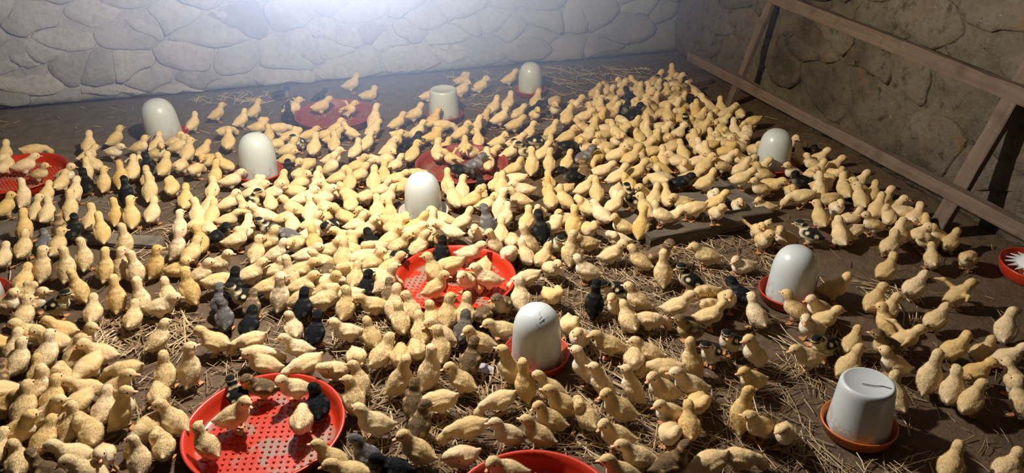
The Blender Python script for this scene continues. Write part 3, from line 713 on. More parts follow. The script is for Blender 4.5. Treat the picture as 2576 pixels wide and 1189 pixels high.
# where each duckling stands: x mm, y mm, z mm, heading in degrees, colour and pose letters, label
DUCKS = '''
588,1161,0,163,yu,yellow duckling facing left|nearest behind and right of the bottom edge red tray
335,1235,6,171,pl,pale cream duckling facing left inside the bottom edge red tray
-17,1332,0,167,ym,yellow duckling facing left|second nearest before and right of the front left red tray
-601,1495,0,157,pl,pale cream duckling facing left left of the front left red tray
-705,1535,0,158,nr,brown duckling facing left by the bottom left corner
84,1321,0,157,km,black duckling facing left behind and left of the bottom edge red tray
1340,978,0,37,ym,yellow duckling facing away before and right of the orange based bucket
705,1157,0,358,nl,brown duckling facing right behind and right of the bottom edge red tray
796,1135,0,184,yq,pecking yellow duckling facing left right of the bottom edge red tray
1477,948,0,15,ys,resting yellow duckling facing right|nearest by the bottom right corner
-496,1508,0,95,yl,yellow duckling facing away|nearest left of the front left red tray
-58,1388,0,156,yu,yellow duckling facing left|nearest before and right of the front left red tray
875,1137,0,344,yq,pecking yellow duckling facing right left of the orange based bucket
26,1373,0,137,gu,grey duckling facing left right of the front left red tray
-782,1598,0,100,ys,resting yellow duckling facing away by the bottom left corner
645,1202,0,155,ym,yellow duckling facing left|second nearest behind and right of the bottom edge red tray
239,1318,0,186,yv,preening yellow duckling facing left behind and left of the bottom edge red tray
-645,1566,0,176,pu,pale cream duckling facing left by the bottom left corner
-580,1551,0,282,yu,yellow duckling facing forward left of the front left red tray
-831,1624,0,70,ym,yellow duckling facing away|nearest by the bottom left corner
140,1361,0,145,yl,yellow duckling facing left behind and left of the bottom edge red tray
-344,1514,6,126,yr,yellow duckling facing left inside the front left red tray
-448,1540,0,93,yv,preening yellow duckling facing away left of the front left red tray
-734,1643,0,69,om,deep yellow duckling facing away|nearest by the bottom left corner
624,1280,0,159,yl,yellow duckling facing left|third nearest behind and right of the bottom edge red tray
441,1335,0,141,yu,yellow duckling facing left|nearest behind the bottom edge red tray
366,1358,0,166,pu,pale cream duckling facing left behind the bottom edge red tray
-799,1685,0,351,ol,deep yellow duckling facing right|nearest by the bottom left corner
-627,1638,0,107,yv,preening yellow duckling facing away|nearest by the bottom left corner
1028,1180,0,232,yr,yellow duckling facing forward left of the orange based bucket
753,1259,0,233,yv,preening yellow duckling facing forward behind and right of the bottom edge red tray
278,1404,0,173,yq,pecking yellow duckling facing left|nearest behind and left of the bottom edge red tray
-491,1620,0,227,yq,pecking yellow duckling facing forward left of the front left red tray
-675,1673,0,68,yl,yellow duckling facing away|third nearest by the bottom left corner
160,1442,0,61,nr,brown duckling facing away|second nearest right of the front left red tray
984,1216,0,190,yr,yellow duckling facing left left of the orange based bucket
812,1265,0,69,om,deep yellow duckling facing away behind and right of the bottom edge red tray
52,1479,0,175,pr,pale cream duckling facing left right of the front left red tray
-121,1534,6,82,pq,pecking pale cream duckling facing away inside the front left red tray
-428,1620,0,132,yl,yellow duckling facing left left of the front left red tray
483,1377,0,147,yl,yellow duckling facing left|second nearest behind the bottom edge red tray
-286,1595,6,357,yr,yellow duckling facing right inside the front left red tray
-747,1728,0,10,yu,yellow duckling facing right by the bottom left corner
574,1362,0,92,yv,preening yellow duckling facing away behind the bottom edge red tray
953,1261,0,58,ob,tall deep yellow duckling facing away left of the orange based bucket
-560,1686,0,39,yb,tall yellow duckling facing away left of the front left red tray
781,1324,0,189,yu,yellow duckling facing left|fifth nearest behind and right of the bottom edge red tray
-609,1712,0,81,ym,yellow duckling facing away|second nearest left of the front left red tray
-805,1769,0,76,yu,yellow duckling facing away|second nearest by the bottom left corner
666,1366,0,144,yl,yellow duckling facing left|fourth nearest behind and right of the bottom edge red tray
-862,1804,0,2,om,deep yellow duckling facing right|second nearest by the bottom left corner
157,1523,0,75,nu,brown duckling facing away|nearest right of the front left red tray
531,1421,0,150,yu,yellow duckling facing left|second nearest before the front dome drinker
-80,1594,6,89,ks,resting black duckling facing away inside the front left red tray
-676,1757,0,227,yq,pecking yellow duckling facing forward|nearest by the bottom left corner
1679,1106,0,82,pu,pale cream duckling facing away by the bottom right corner
1551,1148,0,27,yr,yellow duckling facing right by the bottom right corner
870,1338,0,232,ov,preening deep yellow duckling facing forward left of the orange based bucket
229,1519,0,165,yq,pecking yellow duckling facing left|second nearest behind and left of the bottom edge red tray
-746,1792,0,72,ou,deep yellow duckling facing away|second nearest by the bottom left corner
12,1582,0,94,yl,yellow duckling facing away right of the front left red tray
382,1484,0,180,yq,pecking yellow duckling facing left before and left of the front dome drinker
-277,1675,6,109,dm,black and cream duckling facing away inside the front left red tray
1376,1214,0,78,pr,pale cream duckling facing away behind and right of the orange based bucket
-476,1736,0,99,yq,pecking yellow duckling facing away left of the front left red tray
-881,1864,0,195,yr,yellow duckling facing left|nearest by the bottom left corner
-796,1842,0,43,yl,yellow duckling facing away|fourth nearest by the bottom left corner
1535,1197,0,39,yl,yellow duckling facing away right of the orange based bucket
-134,1667,6,184,pl,pale cream duckling facing left inside the front left red tray
805,1404,0,156,yl,yellow duckling facing left|third nearest right of the front dome drinker
-216,1691,6,174,nl,brown duckling facing left inside the front left red tray
-593,1793,0,357,yu,yellow duckling facing right left of the front left red tray
727,1428,0,129,yt,tall yellow duckling facing left|third nearest before and right of the front dome drinker
520,1491,0,149,yu,yellow duckling facing left|nearest before the front dome drinker
-665,1822,0,170,ym,yellow duckling facing left|second nearest by the bottom left corner
459,1513,0,84,ot,tall deep yellow duckling facing away before the front dome drinker
882,1398,0,162,pu,pale cream duckling facing left left of the orange based bucket
659,1465,0,140,yt,tall yellow duckling facing left|second nearest before and right of the front dome drinker
134,1621,0,19,ya,tall yellow duckling facing right behind and right of the front left red tray
1730,1178,0,82,ym,yellow duckling facing away by the bottom right corner
35,1653,0,98,yl,yellow duckling facing away|nearest behind and right of the front left red tray
301,1580,0,134,yl,yellow duckling facing left before and left of the front dome drinker
-734,1870,0,80,yv,preening yellow duckling facing away|second nearest by the bottom left corner
-903,1919,0,77,nm,brown duckling facing away by the bottom left corner
1510,1251,0,38,pt,tall pale cream duckling facing away behind and right of the orange based bucket
1058,1382,0,181,ou,deep yellow duckling facing left behind and left of the orange based bucket
-469,1815,0,89,yu,yellow duckling facing away|nearest behind and left of the front left red tray
217,1626,0,53,ya,tall yellow duckling facing away left of the front dome drinker
-806,1916,0,98,ym,yellow duckling facing away|fifth nearest by the bottom left corner
-406,1811,0,76,yb,tall yellow duckling facing away behind and left of the front left red tray
433,1582,0,137,yt,tall yellow duckling facing left before and left of the front dome drinker
635,1528,0,170,yb,tall yellow duckling facing left|nearest before and right of the front dome drinker
1653,1245,0,350,or,deep yellow duckling facing right|nearest behind and right of the orange based bucket
-571,1868,0,163,yq,pecking yellow duckling facing left behind and left of the front left red tray
-28,1723,0,178,yv,preening yellow duckling facing left behind and right of the front left red tray
851,1479,0,146,yq,pecking yellow duckling facing left right of the front dome drinker
-676,1909,0,236,yq,pecking yellow duckling facing forward|second nearest by the bottom left corner
1337,1356,0,20,yu,yellow duckling facing right behind the orange based bucket
-210,1788,0,163,yl,yellow duckling facing left|nearest behind the front left red tray
-101,1761,0,192,yq,pecking yellow duckling facing left behind and right of the front left red tray
1465,1327,0,157,yr,yellow duckling facing left behind and right of the orange based bucket
927,1476,0,102,yb,tall yellow duckling facing away left of the orange based bucket
340,1651,0,57,nu,brown duckling facing away left of the front dome drinker
-868,1990,0,68,pu,pale cream duckling facing away before and right of the left edge drinker
781,1538,0,67,yq,pecking yellow duckling facing away right of the front dome drinker
153,1724,0,78,yq,pecking yellow duckling facing away behind and right of the front left red tray
36,1759,0,277,pm,pale cream duckling facing forward behind and right of the front left red tray
-725,1970,0,67,yr,yellow duckling facing away|sixth nearest by the bottom left corner
1788,1275,0,341,pu,pale cream duckling facing right by the bottom right corner
1115,1463,0,185,yt,tall yellow duckling facing left behind and left of the orange based bucket
-800,1994,0,73,pu,pale cream duckling facing away by the bottom left corner
105,1744,0,47,ym,yellow duckling facing away|second nearest behind and right of the front left red tray
1260,1426,0,167,ym,yellow duckling facing left behind and left of the orange based bucket
-653,1968,0,165,yl,yellow duckling facing left|third nearest by the bottom left corner
-230,1854,0,351,yq,pecking yellow duckling facing right|nearest behind the front left red tray
1007,1515,0,216,dr,black and cream duckling facing forward behind and left of the orange based bucket
836,1564,0,144,ym,yellow duckling facing left|second nearest right of the front dome drinker
205,1743,0,87,yq,pecking yellow duckling facing away before the central red tray
270,1727,0,81,yl,yellow duckling facing away left of the front dome drinker
1668,1341,0,358,ol,deep yellow duckling facing right|second nearest behind and right of the orange based bucket
-892,2054,0,79,ym,yellow duckling facing away|second nearest before and right of the left edge drinker
1495,1400,0,178,nr,brown duckling facing left behind the orange based bucket
-119,1848,0,168,pu,pale cream duckling facing left behind the front left red tray
1764,1327,0,12,ys,resting yellow duckling facing right|second nearest by the bottom right corner
1329,1454,0,197,dm,black and cream duckling facing left behind the orange based bucket
-940,2091,0,187,ou,deep yellow duckling facing left before the left edge drinker
741,1626,0,157,ym,yellow duckling facing left|nearest right of the front dome drinker
1411,1440,0,39,ym,yellow duckling facing away before and right of the right dome drinker
-789,2058,0,165,yl,yellow duckling facing left|second nearest before and right of the left edge drinker
-345,1937,0,146,ym,yellow duckling facing left|second nearest behind the front left red tray
-717,2041,0,27,pr,pale cream duckling facing right before and right of the left edge drinker
385,1737,0,157,yl,yellow duckling facing left left of the front dome drinker
1081,1544,0,199,dl,black and cream duckling facing left before and left of the right dome drinker
-509,1992,0,48,yu,yellow duckling facing away|second nearest behind and left of the front left red tray
1567,1418,0,342,yw,wing-flapping yellow duckling facing right before and right of the right dome drinker
-245,1922,0,175,yq,pecking yellow duckling facing left behind the front left red tray
665,1674,0,236,yu,yellow duckling facing forward behind and right of the front dome drinker
90,1839,0,100,yu,yellow duckling facing away|fifth nearest before and left of the central red tray
289,1791,0,140,yl,yellow duckling facing left before the central red tray
-73,1895,0,71,ku,black duckling facing away|nearest behind the front left red tray
-859,2114,0,186,yu,yellow duckling facing left|nearest before and right of the left edge drinker
230,1817,0,87,ym,yellow duckling facing away|fourth nearest before and left of the central red tray
350,1791,0,67,gm,grey duckling facing away before the central red tray
25,1884,0,184,pr,pale cream duckling facing left behind and right of the front left red tray
1883,1375,0,45,pr,pale cream duckling facing away before the toothed feeder
993,1622,0,181,nr,brown duckling facing left before and left of the right dome drinker
-784,2124,0,158,om,deep yellow duckling facing left before and right of the left edge drinker
1339,1535,0,179,pl,pale cream duckling facing left before the right dome drinker
462,1779,0,178,pm,pale cream duckling facing left behind and left of the front dome drinker
-257,1989,0,72,km,black duckling facing away|second nearest behind the front left red tray
-130,1966,0,98,ps,resting pale cream duckling facing away behind the front left red tray
1567,1496,0,85,ol,deep yellow duckling facing away right of the right dome drinker
662,1748,0,253,yv,preening yellow duckling facing forward behind and right of the front dome drinker
179,1887,0,92,yu,yellow duckling facing away|third nearest before and left of the central red tray
834,1713,0,92,ym,yellow duckling facing away behind and right of the front dome drinker
1720,1468,0,19,ym,yellow duckling facing right|fourth nearest right of the right dome drinker
898,1704,0,348,yq,pecking yellow duckling facing right right of the front dome drinker
1400,1566,0,342,yu,yellow duckling facing right before and right of the right dome drinker
-908,2211,0,72,yr,yellow duckling facing away|nearest before and right of the left edge drinker
-327,2050,0,91,gl,grey duckling facing away|nearest behind the front left red tray
-593,2125,0,80,ym,yellow duckling facing away|second nearest right of the left edge drinker
319,1875,0,73,yr,yellow duckling facing away|second nearest before the central red tray
1218,1632,0,90,pu,pale cream duckling facing away before and left of the right dome drinker
369,1868,0,69,yu,yellow duckling facing away|nearest before the central red tray
274,1897,0,80,ys,resting yellow duckling facing away before and left of the central red tray
1080,1674,0,338,yl,yellow duckling facing right|nearest left of the right dome drinker
428,1867,0,43,nq,pecking brown duckling facing away before and right of the central red tray
-713,2190,0,88,ym,yellow duckling facing away|nearest right of the left edge drinker
1616,1550,0,32,yr,yellow duckling facing away right of the right dome drinker
1350,1626,0,120,yu,yellow duckling facing left before the right dome drinker
222,1939,0,99,yl,yellow duckling facing away|nearest before and left of the central red tray
-98,2034,0,67,ku,black duckling facing away|second nearest left of the central red tray
1420,1614,0,180,yu,yellow duckling facing left before and right of the right dome drinker
174,1964,0,68,yu,yellow duckling facing away|second nearest before and left of the central red tray
836,1782,0,182,yl,yellow duckling facing left|nearest behind and right of the front dome drinker
27,2008,0,68,yl,yellow duckling facing away|third nearest left of the central red tray
-250,2089,0,79,nm,brown duckling facing away behind the front left red tray
1007,1742,0,341,yu,yellow duckling facing right|second nearest left of the right dome drinker
-521,2167,0,358,pm,pale cream duckling facing right behind and left of the front left red tray
764,1817,0,67,kt,tall black duckling facing away behind and right of the front dome drinker
-827,2258,0,344,du,black and cream duckling facing right right of the left edge drinker
1107,1722,0,190,yv,preening yellow duckling facing left|second nearest left of the right dome drinker
496,1894,0,235,nr,brown duckling facing forward before and right of the central red tray
113,2004,0,172,ym,yellow duckling facing left|nearest left of the central red tray
-979,2308,0,345,yl,yellow duckling facing right|nearest right of the left edge drinker
-904,2287,0,4,yu,yellow duckling facing right|second nearest right of the left edge drinker
-343,2137,0,83,gu,grey duckling facing away|second nearest behind the front left red tray
-576,2202,0,90,pt,tall pale cream duckling facing away|fourth nearest right of the left edge drinker
1608,1603,0,29,yr,yellow duckling facing right|second nearest right of the right dome drinker
-35,2067,0,1,pv,preening pale cream duckling facing right left of the central red tray
554,1904,0,79,pl,pale cream duckling facing away right of the central red tray
908,1807,0,139,yu,yellow duckling facing left|second nearest behind and right of the front dome drinker
-652,2239,0,87,ot,tall deep yellow duckling facing away|third nearest right of the left edge drinker
1175,1734,0,246,yu,yellow duckling facing forward left of the right dome drinker
-104,2095,0,6,yr,yellow duckling facing right|fifth nearest left of the central red tray
-163,2114,0,71,pb,tall pale cream duckling facing away|second nearest left of the central red tray
-267,2148,0,187,dr,black and cream duckling facing left behind the front left red tray
1879,1560,0,360,yw,wing-flapping yellow duckling facing right before and left of the toothed feeder
43,2070,0,164,yq,pecking yellow duckling facing left|second nearest left of the central red tray
1229,1742,0,111,km,black duckling facing away left of the right dome drinker
168,2040,0,80,nm,brown duckling facing away left of the central red tray
-502,2226,0,101,pu,pale cream duckling facing away right of the left edge drinker
655,1907,0,281,ov,preening deep yellow duckling facing forward right of the central red tray
-437,2218,0,112,ob,tall deep yellow duckling facing away behind the front left red tray
1130,1783,0,183,yv,preening yellow duckling facing left|nearest left of the right dome drinker
-947,2359,0,348,yv,preening yellow duckling facing right right of the left edge drinker
-775,2327,0,117,ot,tall deep yellow duckling facing away|nearest right of the left edge drinker
312,2034,6,12,yr,yellow duckling facing right inside the central red tray
1528,1697,0,341,yl,yellow duckling facing right|nearest right of the right dome drinker
-309,2207,0,74,ku,black duckling facing away|third nearest behind the front left red tray
-19,2129,0,14,yr,yellow duckling facing right|third nearest left of the central red tray
866,1884,0,185,dm,black and cream duckling facing left behind and right of the front dome drinker
99,2100,0,75,kr,black duckling facing away|nearest left of the central red tray
1781,1634,0,19,pm,pale cream duckling facing right right of the right dome drinker
-201,2185,0,6,ym,yellow duckling facing right|seventh nearest left of the central red tray
-96,2170,0,6,ym,yellow duckling facing right|fourth nearest left of the central red tray
162,2106,0,31,yu,yellow duckling facing away|nearest left of the central red tray
1113,1855,0,135,dl,black and cream duckling facing left left of the right dome drinker
-361,2264,0,24,yq,pecking yellow duckling facing right|second nearest behind the front left red tray
418,2052,6,230,pu,pale cream duckling facing forward inside the central red tray
486,2034,6,163,pu,pale cream duckling facing left inside the central red tray
-965,2438,0,77,om,deep yellow duckling facing away|nearest right of the left edge drinker
-17,2179,0,357,pq,pecking pale cream duckling facing right|second nearest left of the central red tray
72,2165,0,71,ym,yellow duckling facing away|second nearest left of the central red tray
-132,2225,0,107,pt,tall pale cream duckling facing away|nearest left of the central red tray
143,2158,0,340,pq,pecking pale cream duckling facing right|nearest left of the central red tray
616,2030,0,181,pq,pecking pale cream duckling facing left right of the central red tray
1045,1920,0,71,yt,tall yellow duckling facing away before and left of the split log
-414,2324,0,10,yu,yellow duckling facing right|third nearest right of the left edge drinker
-258,2281,0,22,ym,yellow duckling facing right|eighth nearest left of the central red tray
325,2128,6,107,yl,yellow duckling facing away inside the central red tray
-616,2387,0,92,ya,tall yellow duckling facing away|second nearest right of the left edge drinker
483,2096,6,242,yq,pecking yellow duckling facing forward inside the central red tray
817,2008,0,149,pr,pale cream duckling facing left right of the central red tray
-718,2438,0,78,ot,tall deep yellow duckling facing away|second nearest right of the left edge drinker
-842,2472,0,80,pa,tall pale cream duckling facing away|nearest right of the left edge drinker
1767,1749,0,19,yl,yellow duckling facing right|third nearest right of the right dome drinker
-918,2494,0,81,pb,tall pale cream duckling facing away behind and right of the left edge drinker
-92,2266,0,348,ym,yellow duckling facing right|sixth nearest left of the central red tray
-8,2243,0,71,nq,pecking brown duckling facing away left of the central red tray
703,2057,0,284,yu,yellow duckling facing forward right of the central red tray
-667,2437,0,77,yb,tall yellow duckling facing away|nearest right of the left edge drinker
60,2236,0,192,yv,preening yellow duckling facing left left of the central red tray
387,2149,6,172,yq,pecking yellow duckling facing left inside the central red tray
190,2203,0,18,ym,yellow duckling facing right|nearest left of the central red tray
-560,2415,0,59,ob,tall deep yellow duckling facing away|fourth nearest right of the left edge drinker
-185,2316,0,8,ys,resting yellow duckling facing right left of the central red tray
-494,2404,0,348,os,resting deep yellow duckling facing right right of the left edge drinker
139,2243,0,352,yu,yellow duckling facing right|second nearest left of the central red tray
-358,2381,0,346,pu,pale cream duckling facing right|fourth nearest left of the central red tray
1343,1919,0,177,ps,resting pale cream duckling facing left behind and left of the right dome drinker
1011,2015,0,127,yu,yellow duckling facing left before and left of the split log
-20,2305,0,181,pr,pale cream duckling facing left left of the central red tray
44,2294,0,74,yu,yellow duckling facing away|fourth nearest left of the central red tray
2078,1732,0,29,yq,pecking yellow duckling facing right left of the toothed feeder
-800,2530,0,89,pa,tall pale cream duckling facing away|second nearest right of the left edge drinker
1970,1771,0,61,ym,yellow duckling facing away left of the toothed feeder
698,2129,0,45,ym,yellow duckling facing away right of the central red tray
109,2293,0,185,yq,pecking yellow duckling facing left|nearest left of the central red tray
-1068,2621,0,80,ym,yellow duckling facing away|nearest behind and right of the left edge drinker
366,2229,6,69,ku,black duckling facing away inside the central red tray
236,2262,0,228,dm,black and cream duckling facing forward behind and left of the central red tray
459,2212,6,351,pm,pale cream duckling facing right inside the central red tray
1242,1991,0,152,ym,yellow duckling facing left before the split log
650,2159,0,97,ym,yellow duckling facing away behind and right of the central red tray
791,2121,0,72,pb,tall pale cream duckling facing away right of the central red tray
1086,2039,0,340,nr,brown duckling facing right before and left of the split log
-74,2361,0,358,pm,pale cream duckling facing right|second nearest left of the central red tray
-454,2469,0,60,ym,yellow duckling facing away|third nearest right of the left edge drinker
930,2087,0,357,pr,pale cream duckling facing right left of the split log
595,2183,0,234,pv,preening pale cream duckling facing forward behind and right of the central red tray
-176,2398,0,8,pl,pale cream duckling facing right|third nearest left of the central red tray
-238,2415,0,70,pr,pale cream duckling facing away left of the central red tray
192,2298,0,5,ys,resting yellow duckling facing right behind and left of the central red tray
3,2366,0,339,pu,pale cream duckling facing right|nearest left of the central red tray
80,2347,0,164,yu,yellow duckling facing left|second nearest left of the central red tray
-501,2521,0,49,pt,tall pale cream duckling facing away|fifth nearest right of the left edge drinker
303,2303,0,25,pu,pale cream duckling facing right behind and left of the central red tray
-1018,2670,0,78,yu,yellow duckling facing away|second nearest behind and right of the left edge drinker
159,2349,0,184,pv,preening pale cream duckling facing left behind and left of the central red tray
1881,1874,0,32,pm,pale cream duckling facing away left of the toothed feeder
561,2244,0,142,pa,tall pale cream duckling facing left behind and right of the central red tray
-907,2652,0,71,yr,yellow duckling facing away|third nearest behind and right of the left edge drinker
679,2213,0,142,yb,tall yellow duckling facing left behind and right of the central red tray
238,2341,0,346,yu,yellow duckling facing right behind and left of the central red tray
-679,2598,0,81,pa,tall pale cream duckling facing away|third nearest right of the left edge drinker
770,2201,0,277,du,black and cream duckling facing forward behind and right of the central red tray
-42,2427,0,95,ou,deep yellow duckling facing away left of the central red tray
-107,2447,0,245,ym,yellow duckling facing forward left of the middle dome drinker
-202,2475,0,1,yl,yellow duckling facing right left of the middle dome drinker
66,2401,0,348,yv,preening yellow duckling facing right left of the central red tray
-427,2540,0,95,ol,deep yellow duckling facing away|second nearest right of the left edge drinker
2107,1844,0,28,ym,yellow duckling facing right left of the toothed feeder
626,2255,0,78,yq,pecking yellow duckling facing away behind and right of the central red tray
880,2185,0,176,ym,yellow duckling facing left right of the central red tray
2034,1872,0,163,yv,preening yellow duckling facing left left of the toothed feeder
1480,2028,0,252,yl,yellow duckling facing forward right of the split log
386,2335,0,241,nl,brown duckling facing forward behind the central red tray
-309,2528,0,11,yv,preening yellow duckling facing right left of the middle dome drinker
1563,2015,0,179,yl,yellow duckling facing left right of the split log
-966,2718,0,87,gs
215,2392,0,5,yr
332,2360,0,191,yu
996,2177,0,149,pv
153,2413,0,101,ks
-369,2566,0,349,kr
1760,1981,0,77,yu
70,2452,0,165,pm
1963,1934,0,49,yr
2105,1896,0,182,yr
-133,2518,0,161,gm
1666,2021,0,127,dm
602,2320,0,70,yu
2031,1924,0,343,yr
518,2344,0,249,yu
291,2407,0,349,ym
743,2287,0,95,kt
-770,2706,0,97,ot
434,2377,0,149,pm
1553,2072,0,185,yu
1824,2001,0,181,yq
-1041,2796,0,78,ot
1177,2212,50,150,yr
-56,2525,0,7,ps
138,2477,0,355,yu
-875,2758,0,71,kl
-922,2773,0,82,nt
-404,2633,0,95,pq
1098,2218,0,55,ot
237,2457,0,160,yr
1503,2106,0,257,ow
-272,2598,0,77,pm
-188,2575,0,178,du
916,2274,0,261,yv
-505,2668,0,84,pb
1371,2179,50,262,yl
373,2430,0,72,yu
16,2532,0,228,dv
2101,1955,0,59,om
868,2298,0,55,oa
1043,2250,0,161,yl
794,2328,0,358,pv
318,2462,0,345,ol
-449,2675,0,75,yq
572,2395,0,97,ga
2035,1989,0,259,pl
107,2529,0,349,pl
-113,2591,0,78,pv
1310,2227,50,171,yq
-50,2575,0,347,pl
1934,2028,0,164,yu
206,2509,0,189,yq
488,2444,0,8,pl
716,2381,0,52,yl
1824,2079,0,239,ys
-826,2815,0,75,yl
270,2514,0,278,yv
422,2476,0,173,yu
2099,2017,0,22,yl
-344,2697,0,358,pm
1770,2116,0,78,yl
1234,2264,0,345,yu
-684,2796,0,90,ob
-140,2649,0,348,yu
80,2589,0,165,yu
648,2432,0,49,yl
8,2613,0,9,yr
2027,2060,0,51,yv
-211,2681,0,179,pu
-401,2738,0,67,yu
-744,2834,0,80,oa
1413,2263,45,348,ou
1160,2319,20,99,yl
-451,2754,0,91,pl
1000,2353,0,110,pm
875,2393,0,177,ys
143,2603,0,255,yr
-995,2919,0,71,pl
1904,2116,0,347,ys
-616,2815,0,72,yu
2097,2069,0,342,yq
241,2584,0,79,yl
-47,2666,0,71,pl
786,2443,0,238,pu
-1038,2950,0,77,pr
1057,2382,20,14,yu
-268,2738,0,145,yr
2011,2113,0,39,yu
-916,2926,0,71,yt
198,2617,0,72,yl
-101,2706,0,159,yu
21,2676,0,160,yu
648,2503,0,52,pb
1343,2315,0,231,yv
966,2426,0,108,yv
-1161,3016,0,50,or
1881,2173,0,244,pu
2094,2119,0,359,yr
-413,2818,0,70,pu
1146,2410,20,122,dr
107,2692,0,74,yv
606,2555,0,348,yr
-346,2826,0,8,pu
-189,2783,0,94,pm
-268,2806,0,4,du
1646,2283,0,162,ys
1340,2373,0,182,ym
853,2515,0,80,ym
1553,2321,0,237,ys
-504,2891,0,82,ou
2091,2171,0,31,yr
559,2601,0,7,yr
908,2505,0,119,yr
742,2554,0,163,yu
2010,2205,0,76,pl
1031,2490,20,79,yu
1899,2237,0,10,yq
498,2627,0,101,yu
1241,2422,0,50,yu
-66,2787,0,5,pm
242,2702,0,9,yl
9,2766,0,348,pu
1293,2412,0,78,ym
-1114,3089,0,73,ya
1483,2387,18,239,ps
167,2744,0,48,yq
1812,2290,0,164,yq
108,2773,0,159,yr
1217,2469,0,228,yr
2088,2231,0,49,ym
-734,3014,0,75,ka
-931,3072,0,70,yu
-180,2866,0,347,pu
1124,2510,0,238,yq
-1038,3110,0,80,ym
-252,2892,0,5,pm
609,2655,0,51,ys
1895,2301,0,81,yt
-645,3007,0,75,pa
44,2819,0,155,yl
870,2593,0,77,ol
420,2719,0,157,kq
-91,2860,0,148,yq
-410,2954,0,72,pl
542,2691,0,79,yr
2002,2295,0,81,pr
233,2787,0,337,yl
2064,2280,0,179,yr
780,2637,0,176,pm
-10,2857,0,79,pu
936,2599,0,182,yq
1691,2390,0,180,yu
1807,2364,0,242,ym
1013,2585,0,8,yr
1481,2467,18,0,yl
-566,3028,0,76,ov
700,2681,0,69,yu
306,2794,0,339,yv
1314,2532,18,107,pq
1939,2351,0,342,yv
496,2752,0,77,yt
-903,3143,0,99,ku
-145,2941,0,71,ym
1749,2417,0,305,ym
1203,2569,0,81,ov
-252,2973,0,350,pv
1636,2461,20,352,ym
628,2730,0,81,ks
2084,2328,0,360,yu
-75,2928,0,5,yr
120,2882,0,74,yl
-835,3147,0,79,ob
214,2856,0,75,yu
2013,2359,0,340,nl
-1003,3196,0,69,ym
1410,2539,0,343,km
688,2746,0,48,ys
-669,3124,0,93,yu
-1,2939,0,74,yu
-342,3037,0,7,pm
904,2694,0,77,os
774,2733,0,163,pq
-772,3161,0,76,oa
2081,2378,0,163,yl
76,2939,0,353,yu
308,2875,0,337,ym
1910,2436,0,160,ks
1987,2414,0,172,yu
1174,2641,0,4,yu
-406,3079,0,59,ot
1366,2592,0,170,yr
1006,2695,0,163,km
1471,2566,0,342,ym
-1001,3260,0,341,yu
161,2942,0,351,pl
-1106,3301,6,348,yu
-76,3014,0,67,yq
260,2921,0,75,yr
1771,2503,0,169,yr
381,2892,0,14,yq
-918,3254,0,64,ya
-122,3034,0,77,ku
2044,2439,0,281,ym
1265,2659,0,355,yu
1064,2717,0,82,nl
1982,2464,0,352,yl
1900,2488,0,180,yu
1545,2599,20,14,yr
-737,3230,0,82,yu
1140,2717,0,350,ym
569,2880,6,339,kq
1624,2598,20,170,yl
1776,2552,0,350,yu
-491,3183,0,64,yq
1702,2579,0,349,yl
1391,2667,0,141,ou
54,3039,0,345,pa
790,2835,0,350,yl
-685,3244,0,82,kl
1487,2642,0,232,yu
-616,3231,0,67,yu
1013,2793,20,48,yu
2076,2487,0,340,yu
-1256,3416,6,69,yv
-1182,3402,6,18,ym
636,2899,6,346,gu
161,3029,0,346,yu
872,2832,0,68,ya
-553,3234,0,78,yq
316,3004,0,355,yl
-368,3199,0,153,or
700,2908,6,81,yu
-37,3111,0,227,ym
951,2838,0,77,pb
1286,2758,20,10,yu
1090,2813,20,348,gu
2031,2542,0,160,yr
-905,3356,0,137,yr
1756,2620,0,10,pm
1631,2655,0,153,yu
1361,2739,0,163,yu
-742,3329,0,52,pq
1162,2819,20,225,oq
1493,2717,0,155,ym
1237,2803,20,344,yr
1570,2701,0,349,ym
566,2988,6,168,yw
213,3085,0,11,yq
1433,2747,0,75,yu
-439,3268,0,246,om
1684,2681,0,331,pu
66,3133,0,347,pu
290,3072,0,343,yr
2071,2578,0,342,yu
-118,3188,0,344,yu
1761,2670,0,185,yl
2018,2615,0,78,ym
1629,2726,0,81,yu
407,3085,0,47,yr
-954,3464,0,33,ym
-1297,3562,0,80,yu
726,3005,6,352,ym
515,3064,6,81,yr
1347,2830,0,18,pv
1237,2866,0,170,pv
951,2947,0,18,yu
1163,2888,0,36,yq
664,3031,6,230,yu
-662,3397,0,331,yr
2067,2643,0,286,kr
-535,3367,0,70,yr
1549,2790,0,94,yu
819,3001,0,4,yl
895,2983,0,178,du
1425,2844,0,173,yq
1737,2760,0,343,ov
1305,2883,0,237,yu
-851,3482,0,337,pm
-114,3278,0,350,pl
172,3198,0,43,yl
1650,2789,0,140,pr
-1196,3581,0,29,yq
-474,3382,0,52,ym
639,3086,6,74,ym
316,3173,0,19,yr
1869,2751,0,273,yu
1513,2854,0,183,yq
1168,2951,0,172,yl
1008,2997,0,72,yu
0,3276,0,67,yu
886,3033,0,179,du
-749,3499,0,354,yl
1087,2990,0,354,kq
1816,2789,0,178,pu
1247,2947,0,181,ym
1413,2905,0,356,ym
-581,3460,0,4,yu
-965,3567,0,81,yu
1698,2834,0,172,yq
420,3198,0,351,kl
-678,3508,0,50,yl
89,3298,0,72,yl
226,3260,0,39,yu
1649,2873,0,72,pl
560,3177,0,15,ys
1773,2841,0,158,pu
1367,2954,0,170,yl
1563,2901,0,192,yu
-162,3380,0,351,ym
-367,3440,0,80,yu
349,3241,0,20,yu
2062,2769,0,274,yu
-60,3363,0,231,dr
-602,3513,0,341,yu
1166,3025,0,94,oq
1871,2835,0,236,yl
1477,2944,0,25,yl
802,3132,0,349,yr
877,3111,0,7,ym
973,3084,0,10,dq
1319,2996,0,257,yu
1254,3019,0,235,yr
721,3170,0,81,yl
-867,3626,0,42,yu
